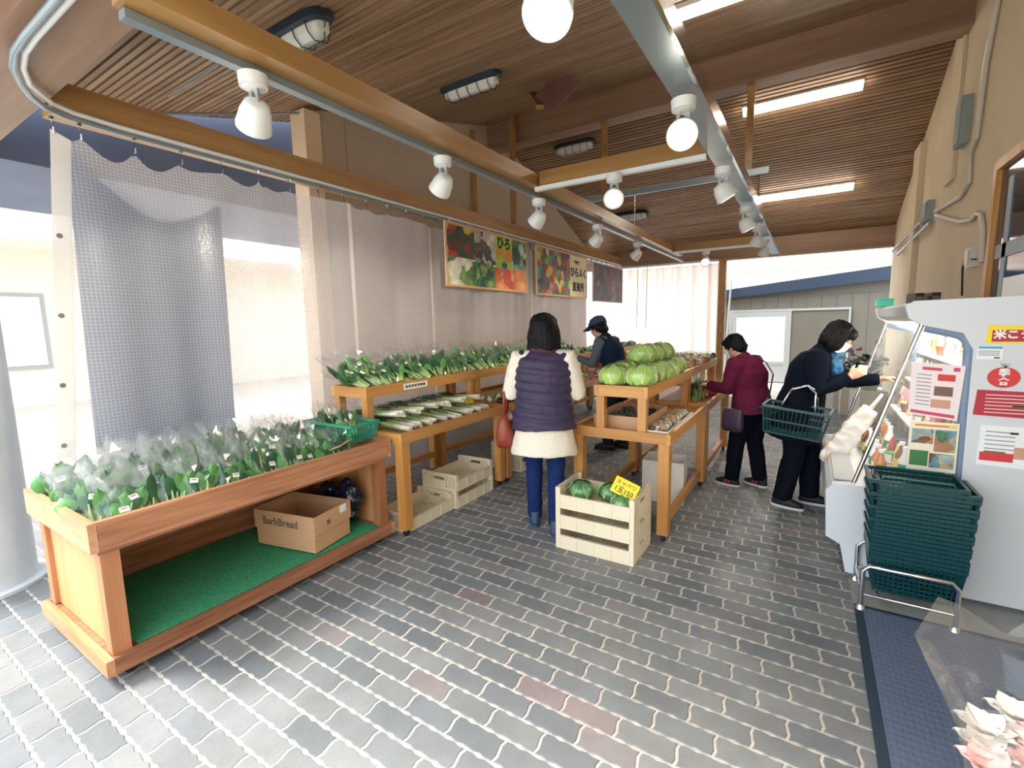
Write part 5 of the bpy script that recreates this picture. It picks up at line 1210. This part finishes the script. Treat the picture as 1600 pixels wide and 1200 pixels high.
class Fig:
    """local frame: facing +y, x to the figure's right, origin between the feet"""
    def __init__(s, H=1.6, lean=0., head_tilt=0., head_turn=0., sh=.17, hips=.085, feet=((-.09, .02, 0), (.09, -.02, 0)), bend=0., curve=0.):
        k = H/1.6; s.k = k; s.R = Matrix.Rotation(-lean, 3, 'X')   # leaning forward
        s.hipc = Vector((0, -.12*math.sin(lean)*k, .86*k))
        up = lambda x, y, z: s.hipc+s.R @ Vector((x*k, y*k, (z-.86)*k))
        R2 = Matrix.Rotation(-curve, 3, 'X')
        s.pel = up(0, 0, .90); s.waist = up(0, .0, 1.02); s.chest = up(0, .0, 1.18)
        top = lambda x, y, z: s.chest+s.R @ (R2 @ Vector((x*k, y*k, (z-1.18)*k)))
        s.shc = top(0, -.01, 1.30); s.neck = top(0, 0, 1.36)
        s.sho = {-1: top(-sh, -.01, 1.295), 1: top(sh, -.01, 1.295)}
        s.RH = Matrix.Rotation(head_turn, 3, 'Z') @ Matrix.Rotation(-head_tilt, 3, 'X')
        s.head = s.neck+(s.R @ R2 @ Vector((0, .015, .05)))*k+s.RH @ Vector((0, .015*k, .075*k))
        s.hip = {-1: s.hipc+Vector((-hips*k, 0, 0)), 1: s.hipc+Vector((hips*k, 0, 0))}
        s.ank = {-1: Vector(feet[0])+Vector((0, 0, .085*k)), 1: Vector(feet[1])+Vector((0, 0, .085*k))}
        s.knee = {q: (s.hip[q]*.49+s.ank[q]*.51)+Vector((0, .035*k+bend, 0)) for q in (-1, 1)}
        s.elb = {}; s.wri = {}; s.hdir = {}; s.palm = {}; s.curl = {}
    def arm(s, q, d1, d2, palm=(0, 0, -1), hd=None, curl=.5, l1=.27, l2=.235):
        d1 = Vector(d1).normalized(); d2 = Vector(d2).normalized()
        s.elb[q] = s.sho[q]+d1*l1*s.k; s.wri[q] = s.elb[q]+d2*l2*s.k; s.hdir[q] = Vector(hd).normalized() if hd else d2; s.palm[q] = Vector(palm).normalized(); s.curl[q] = curl
    def rings(s, f=1., hem=None, flare=1., top=True, k2=1.0):
        k = s.k; R = s.R; I = lambda c, rx, ry: (c, rx*k*f, ry*k*f*k2, R)
        out = []
        if hem is not None: out.append(I(s.hipc+s.R @ Vector((0, 0, (hem-.86)*k)), .165*flare, .125*flare))
        out += [I(s.hipc+s.R @ Vector((0, 0, -.02*k)), .168, .125), I(s.pel, .165, .12), I(s.waist, .145, .105), I(s.chest, .16, .112)]
        if top: out += [I(s.chest.lerp(s.shc, .6), .158, .10), I(s.shc, .15, .085), I(s.shc.lerp(s.neck, .55), .09, .065), I(s.neck, .06, .055)]
        return out
    def hand(s, mb, q):
        k = s.k; w = s.wri[q]; d = s.hdir[q]; n = (s.palm[q]-d*s.palm[q].dot(d)).normalized(); sd = n.cross(d)*(-q)   # sd: thumb side
        pal = MB(); M = None
        for t0, t1 in ((0, .085),):
            mb.tube([w-d*.01*k, w+d*.03*k, w+d*.06*k, w+d*.088*k], [.024*k, .036*k, .041*k, .036*k], 12, flat=.45, flatdir=tuple(sd.cross(d).cross(d)) if False else tuple(n), round_ends=False)
        for i, (o, L) in enumerate(((.031, .068), (.011, .078), (-.010, .072), (-.030, .056))):
            p = w+d*(.082*k)+sd*o*k; dd = d.copy(); pts = [p-d*.02*k, p]; c = s.curl[q]*(1+.12*i)
            for j in range(3):
                ax = n.cross(d) if False else d.cross(n)
                dd = (Matrix.Rotation(c*(.75 if j == 0 else 1.), 3, ax) @ dd)
                p = p+dd*L*k*(.42, .33, .25)[j]; pts.append(p.copy())
            mb.tube(pts, [.0092*k, .0095*k, .009*k, .0082*k, .0068*k], 8, round_ends=True)
        t0 = w+d*.02*k+sd*.024*k; t1 = t0+(d*.7+sd*.6+n*.3).normalized()*.045*k; t2 = t1+(d*.85+sd*.05+n*.55).normalized()*.034*k
        mb.tube([t0, t1, t2], [.0125*k, .0105*k, .0085*k], 8, round_ends=True)
    def body(s, parent, voxel=.0075):
        k = s.k; b = MB()
        b.loft(s.rings(.93), 20)
        b.tube([s.shc, s.neck, s.head-s.RH @ Vector((0, .01*k, .05*k))], [.06*k, .052*k, .05*k], 14)
        for q in (-1, 1):
            b.tube([s.shc.lerp(s.sho[q], .4), s.sho[q], s.sho[q].lerp(s.elb[q], .5), s.elb[q], s.elb[q].lerp(s.wri[q], .4), s.wri[q]], [.06*k, .055*k, .045*k, .037*k, .036*k, .025*k], 12, round_ends=True)
            b.tube([s.hip[q]+Vector((0, 0, .05*k)), s.hip[q].lerp(s.knee[q], .35), s.knee[q], s.knee[q].lerp(s.ank[q], .35), s.ank[q]-Vector((0, 0, .02*k))], [.085*k, .078*k, .053*k, .048*k, .030*k], 14, round_ends=True)
            f = s.ank[q]; b.ell(f+Vector((0, .03*k, -.05*k)), .026*k, .075*k, .02*k, 12, 8)
            s.hand(b, q)
        M = Matrix.Translation(s.head) @ s.RH.to_4x4()
        b.ell((0, -.008*k, .02*k), .073*k, .09*k, .092*k, 20, 14, M=M); b.ell((0, .018*k, -.04*k), .056*k, .065*k, .07*k, 16, 12, M=M)
        b.ell((0, .05*k, -.085*k), .026*k, .025*k, .022*k, 12, 8, M=M)
        b.tube([(0, .082*k, .015*k), (0, .097*k, -.018*k), (0, .088*k, -.03*k)], [.008*k, .0125*k, .011*k], 10, M=M, round_ends=True)
        for x in (-1, 1):
            b.ell((x*.074*k, -.005*k, -.01*k), .010*k, .02*k, .031*k, 10, 8, M=M); b.ell((x*.03*k, .076*k, .026*k), .02*k, .012*k, .008*k, 10, 6, M=M)
        b.ell((0, .083*k, -.053*k), .024*k, .008*k, .007*k, 10, 6, M=M)
        o = linkmesh('body', remesh(b, voxel, 3), 'skin', parent)
        for x in (-1, 1):
            e = MB().ell((x*.03*k, .0815*k, .008*k), .0125*k, .006*k, .0075*k, 10, 6, M=M); e.build('eye', 'eye_white', parent, smooth='all')
            MB().ell((x*.03*k, .0865*k, .008*k), .005*k, .0025*k, .0055*k, 8, 6, M=M).build('pupil', 'hair_black', parent, smooth='all')
        MB().ell((0, .0905*k, -.053*k), .02*k, .003*k, .005*k, 10, 6, M=M).build('lips', 'lip', parent, smooth='all')
        return o
    def top(s, parent, name, m, f=1.12, hem=.8, flare=1.15, sleeve=(1.5, 1.45, 1.6), sleeves=True, collar=True, voxel=.011, fn=None, sm=5, cuff=1., kd=1.0):
        k = s.k; b = MB(); b.loft(s.rings(f, hem, flare, k2=kd), 28)
        if collar: b.tube([s.shc.lerp(s.neck, .3), s.neck+(s.neck-s.shc).normalized()*.03*k], [.085*k, .068*k], 16)
        if sleeves:
            for q in (-1, 1):
                w = s.elb[q].lerp(s.wri[q], cuff)
                b.tube([s.shc.lerp(s.sho[q], .35), s.sho[q], s.sho[q].lerp(s.elb[q], .5), s.elb[q], s.elb[q].lerp(w, .5), w], [.066*k, .048*sleeve[0]*k, .043*sleeve[0]*k, .037*sleeve[1]*k, .034*sleeve[2]*k, .028*sleeve[2]*k], 14, round_ends=False)
        else:
            for q in (-1, 1): b.ell(s.sho[q]*.9+s.shc*.1, .055*k, .075*k, .06*k, 14, 10)
        def wr(co, n):
            d = .005*noise.noise(co*11)+.003*noise.noise(co*27)
            return (fn(co, n) if fn else co)+n*d
        return linkmesh(name, remesh(b, voxel, sm, wr), m, parent)
    def trousers(s, parent, m, f=1.22, length=1., name='trousers'):
        k = s.k; b = MB(); r = s.rings(1.05)[:3]; b.loft([(r[0][0]-Vector((0, 0, .05*k)), .13*k, .1*k, None)]+r, 20)
        for q in (-1, 1):
            e = s.knee[q].lerp(s.ank[q], length)
            b.tube([s.hip[q]+Vector((0, 0, .03*k)), s.hip[q].lerp(s.knee[q], .4), s.knee[q], s.knee[q].lerp(e, .45), e+Vector((0, 0, -.02*k))], [.09*k*f/1.1, .078*k*f, .058*k*f, .055*k*f, .05*k*f], 16)
        return linkmesh(name, remesh(b, .011, 5, lambda co, n: co+n*(.004*noise.noise(co*13)+.003*noise.noise(Vector((co.x*8, co.y*8, co.z*30))))), m, parent)
    def shoes(s, parent, m, sole='sole_white', turn=0., stripes=None):
        k = s.k
        for q in (-1, 1):
            c = Vector((s.ank[q].x, s.ank[q].y, 0)); M = Matrix.Translation(c) @ Matrix.Rotation(turn-q*.12, 4, 'Z') @ Matrix.Scale(k, 4)
            u = MB(); u.loft([((0, .045, .022), .043, .125, None), ((0, .045, .045), .043, .122, None), ((0, .02, .07), .038, .09, None), ((0, -.015, .095), .035, .055, None), ((0, -.02, .115), .034, .045, None)], 20, p=2.3, M=M)
            o = u.build('shoe', m, parent, smooth='all')
            MB().loft([((0, .045, .001), .044, .126, None), ((0, .045, .022), .047, .130, None)], 20, p=2.3, M=M).build('sole', sole, o, smooth=40)
            if stripes:
                for j in range(3): MB().bar(tuple(M @ Vector((-.0445, .02+j*.022, .03))), tuple(M @ Vector((-.037, .005+j*.022, .075))), .008, .006).build('stripe', stripes, o)
    def hair(s, parent, style, m='hair_black'):
        k = s.k; M = Matrix.Translation(s.head) @ s.RH.to_4x4(); b = MB()
        b.ell((0, -.02*k, .038*k), .088*k, .102*k, .098*k, 20, 14, M=M)
        if style == 'bob':
            b.ell((0, -.02*k, .045*k), .104*k, .112*k, .098*k, 20, 14, M=M)
            b.ell((0, -.04*k, -.03*k), .118*k, .092*k, .13*k, 18, 12, M=M); b.ell((0, -.05*k, -.10*k), .112*k, .078*k, .075*k, 16, 10, M=M)
            for x in (-1, 1): b.ell((x*.088*k, .0, -.06*k), .034*k, .06*k, .11*k, 12, 8, M=M)
        elif style == 'short':
            b.ell((0, -.06*k, -.02*k), .08*k, .06*k, .075*k, 16, 10, M=M); b.ell((0, .055*k, .075*k), .07*k, .035*k, .03*k, 12, 8, M=M)
            for x in (-1, 1): b.ell((x*.066*k, -.02*k, .01*k), .022*k, .04*k, .055*k, 10, 8, M=M)
        elif style == 'bobfront':
            b.ell((0, -.05*k, -.02*k), .092*k, .075*k, .10*k, 16, 10, M=M); b.ell((0, .062*k, .062*k), .078*k, .04*k, .045*k, 14, 10, M=M)
            for x in (-1, 1): b.ell((x*.075*k, .012*k, -.025*k), .026*k, .06*k, .085*k, 12, 8, M=M)
        Mi = M.inverted()
        def fn(co, n):
            l = Mi @ co; return co+n*(.006*noise.noise(Vector((l.x*60, l.y*60, l.z*9)))+.006*noise.noise(l*22)+(.006*noise.noise(l*45) if style == 'short' else 0))
        return linkmesh('hair', remesh(b, .006, 3, fn), m, parent)

def person(label, loc, rz, group=None): return thing('person', label, 'person', loc, rz, group)

# ---- woman seen from behind in a quilted vest
P = person('person from behind in a dark purple quilted vest over a long cream sweater', (-1.625, 2.99, 0), .42)
F = Fig(1.60, lean=.05, head_tilt=.10, head_turn=-.35, feet=((-.085, .09, 0), (.085, -.07, 0)))
F.arm(-1, (-.30, .12, -1), (.12, .85, .30), palm=(1, 0, 0), curl=.5); F.arm(1, (.28, .10, -1), (-.25, .85, .12), palm=(-1, 0, 0), curl=.5)
F.body(P)
F.top(P, 'sweater', 'sweater_white', 1.16, .60, 1.32, (1.75, 1.75, 1.5), collar=False, sm=6)
def quilt(co, n):
    return co+n*(.010*abs(math.sin(PI*(co.z+.012*math.sin(co.x*9))/.062))-.003)
vst = F.top(P, 'quilted_vest', 'vest_purple', 1.36, .79, 1.10, sleeves=False, voxel=.009, fn=quilt, sm=4)
F.trousers(P, 'jeans', 1.12, name='jeans'); F.shoes(P, 'shoe_blue', 'shoe_blue'); F.hair(P, 'bob')
sc_ = MB(); sc_.tube([F.neck+Vector((.09*math.cos(a), .075*math.sin(a), -.005+.012*math.sin(2*a))) for a in [i*2*PI/14 for i in range(15)]], .026, 10)
linkmesh('scarf', remesh(sc_, .009, 2), 'scarf_maroon', P)
hb = thing('handbag', 'reddish brown leather handbag at the side of the person in the vest', 'bag', (-1.92, 2.93, .64), .42); hb.scale = (1.25,)*3
b_ = MB(); b_.loft([((0, 0, 0), .05, .10, None), ((0, 0, .06), .06, .115, None), ((0, 0, .15), .045, .10, None), ((0, 0, .2), .02, .075, None)], 20, p=3); b_.build('pouch', 'bag_brown', hb, smooth='all')
MB().tube([(0, -.07, .19), (.0, -.05, .32), (.04, .0, .42), (.0, .05, .32), (0, .07, .19)], .009, 8).build('strap', 'bag_brown', hb, smooth='all')

# ---- man in a cap bending over the left row
P = person('person in a navy cap and dark vest leaning over the left stands', (-1.96, 5.42, 0), PI/2-.15)
F = Fig(1.66, lean=.30, head_tilt=.35, curve=.25, feet=((-.09, .04, 0), (.10, -.06, 0)))
F.arm(-1, (.05, .35, -1), (.1, .9, .25), palm=(0, 0, -1), curl=.4); F.arm(1, (.12, -.05, -1), (-.1, .8, .15), palm=(0, 0, -1), curl=.5)
F.body(P)
F.top(P, 'knit_sweater', 'knit_grey', 1.08, .82, 1.05, (1.5, 1.5, 1.4), collar=False)
F.top(P, 'vest', 'navy', 1.2, .80, 1.05, sleeves=False, collar=True)
F.trousers(P, 'trouser_dark', 1.25); F.shoes(P, 'black_rubber', 'black_rubber'); F.hair(P, 'short')
k = F.k; M = Matrix.Translation(F.head) @ F.RH.to_4x4(); cp = MB()
cp.loft([((0, -.015*k, .045*k), .095*k, .112*k, None), ((0, -.018*k, .085*k), .092*k, .108*k, None), ((0, -.02*k, .125*k), .07*k, .085*k, None), ((0, -.02*k, .145*k), .025*k, .03*k, None)], 24, M=M)
cpo = cp.build('cap', 'cap_navy', P, smooth='all')
def brim(a, b): th = (a-.5)*2.2; r = .10+.085*b*math.cos(th*.8); return M @ Vector((r*k*math.sin(th)*1.0, r*k*math.cos(th), (.05-.035*b+.01*math.cos(th))*k))
bb = MB().grid(brim, 12, 3); bb.grid(lambda a, b: brim(a, b)+Vector((0, 0, .004)), 12, 3); bb.build('brim', 'cap_navy', cpo, smooth='all')
def mask(F, parent, m='mask_white'):
    k = F.k; M = Matrix.Translation(F.head) @ F.RH.to_4x4()
    MB().grid(lambda a, b: M @ Vector((k*.072*math.sin((a-.5)*3.0), k*(.012+.098*math.cos((a-.5)*2.3)*(1-.18*(1-b))), k*(-.095+.095*b))), 14, 6).build('mask', m, parent, smooth='all')
    for x in (-1, 1): MB().tube([M @ Vector((x*.070*k, .02*k, -.02*k)), M @ Vector((x*.082*k, -.01*k, .015*k))], .0025, 5).build('ear_loop', m, parent)

# ---- woman in a maroon jacket
P = person('person in a maroon jacket with a shoulder bag at the middle island', (-.43, 4.74, 0), PI/2-.35)
F = Fig(1.44, lean=.14, head_tilt=.5, curve=.3, feet=((-.085, .10, 0), (.085, -.08, 0)), sh=.175)
F.arm(-1, (-.15, .25, -1), (.25, .95, .05), palm=(0, 0, -1), curl=.4); F.arm(1, (.22, .05, -1), (-.15, .85, -.05), palm=(0, 0, -1), curl=.4)
F.body(P)
F.top(P, 'jacket', 'maroon', 1.33, .78, 1.18, (1.95, 1.9, 1.8), sm=6, kd=1.1)
F.trousers(P, 'black_cloth', 1.4); F.shoes(P, 'black_rubber', 'sole_white', stripes='stripe_red'); F.hair(P, 'short'); mask(F, P)
# bag strap across the back and the bag itself
k = F.k
stp = [F.sho[1]+Vector((-.06, -.055, .055)), F.sho[1]+Vector((-.07, -.145, .0)), F.chest+Vector((.05, -.19, .0)), F.waist+Vector((-.06, -.195, -.02)), F.pel+Vector((-.13, -.16, -.02)), F.pel+Vector((-.2, -.08, -.07))]
sg = thing('shoulder_bag', 'dark plum shoulder bag on the hip of the person in maroon', 'bag', (-.43, 4.74, 0), PI/2-.35)
MB().tube(stp, .010, 6, flat=.4).build('strap', 'bag_plum', sg, smooth='all')
b_ = MB(); b_.loft([((-.25, .03, .56), .03, .08, None), ((-.25, .03, .60), .04, .095, None), ((-.25, .03, .72), .035, .09, None), ((-.245, .03, .76), .015, .08, None)], 20, p=3.5); b_.build('pouch', 'bag_plum', sg, smooth='all')

# ---- woman in a dark coat reaching into the case
P = person('person in a black coat and white mask reaching into the display case', (-.02, 4.44, 0), -PI/2-.12)
F = Fig(1.56, lean=.22, head_tilt=.55, curve=.25, feet=((.10-.2, .07, 0), (.10, -.10, 0)), sh=.18)
F.arm(-1, (-.05, .6, -.75), (-.05, .95, .1), palm=(.3, 0, -1), curl=.35); F.arm(1, (.14, .12, -1), (-.25, .85, .55), palm=(-1, 0, .2), curl=.75)
F.body(P)
F.top(P, 'coat', 'coat_black', 1.36, .60, 1.28, (1.9, 1.85, 1.7), sm=6, kd=1.08)
F.trousers(P, 'black_cloth', 1.45); F.shoes(P, 'black_rubber', 'sole_white'); F.hair(P, 'bobfront'); mask(F, P)
sc_ = MB(); sc_.ell(F.chest+Vector((.03, .15, .03)), .085, .06, .10); sc_.ell(F.neck+Vector((0, .07, -.05)), .08, .06, .06)
linkmesh('blue_scarf', remesh(sc_, .009, 3, crumple(0, .02, 16)), 'blue_scarf', P)
Mw = P.matrix_basis
def to_world(v, P=P):
    M = Matrix.Translation(P.location) @ P.rotation_euler.to_matrix().to_4x4(); return M @ Vector(v)
jw = to_world(F.wri[1]+F.hdir[1]*.09+Vector((-.03, 0, .0)))
jr = thing('small_jar', 'small pale jar held by the person in the black coat', 'jar', (jw.x, jw.y, jw.z-.03))
MB().loft([((0, 0, 0), .028, .028, None), ((0, 0, .05), .03, .03, None)], 14).build('glass', 'jar_glass', jr, smooth=40); MB().cyl((0, 0, .0505), (0, 0, .066), .028, .028, 14).build('lid', 'cap_white', jr, smooth=40)
# carried basket hanging on the right forearm
ew = to_world(F.elb[1].lerp(F.wri[1], .35))
cb = slat_basket('shopping_basket', 'dark green shopping basket hanging from the arm of the person in black', (-.07, 4.13, .67), .0, .43, .29, .21, 'basket_green', .86, 15, 10, rot=(0, .10, -.1))
for s in (-1, 1): MB().tube([(-.1, s*.12, .21), (-.06, s*.05, .34), (0.04, s*.02, .385), (.10, s*.05, .34), (.12, s*.12, .21)], .006, 8).build('handle', 'chrome', cb, smooth='all')
tt = thing('tote_bag', 'long white tote hanging from the arm of the person in black', 'bag', (.15, 4.12, .47), 0, rot=(0, .5, -.1))
b_ = MB(); b_.loft([((0, 0, 0), .05, .03, None), ((0, 0, .06), .075, .04, None), ((0, 0, .35), .07, .04, None), ((0, 0, .5), .05, .03, None)], 16, p=4)
linkmesh('cloth', remesh(b_, .01, 3, crumple(0, .012, 18)), 'tote_white', tt)
MB().tube([(0, 0, .48), (.0, 0, .62)], [.016, .009], 8).build('handle', 'tote_white', tt, smooth='all')

bpy.data.scenes.remove(TMP)
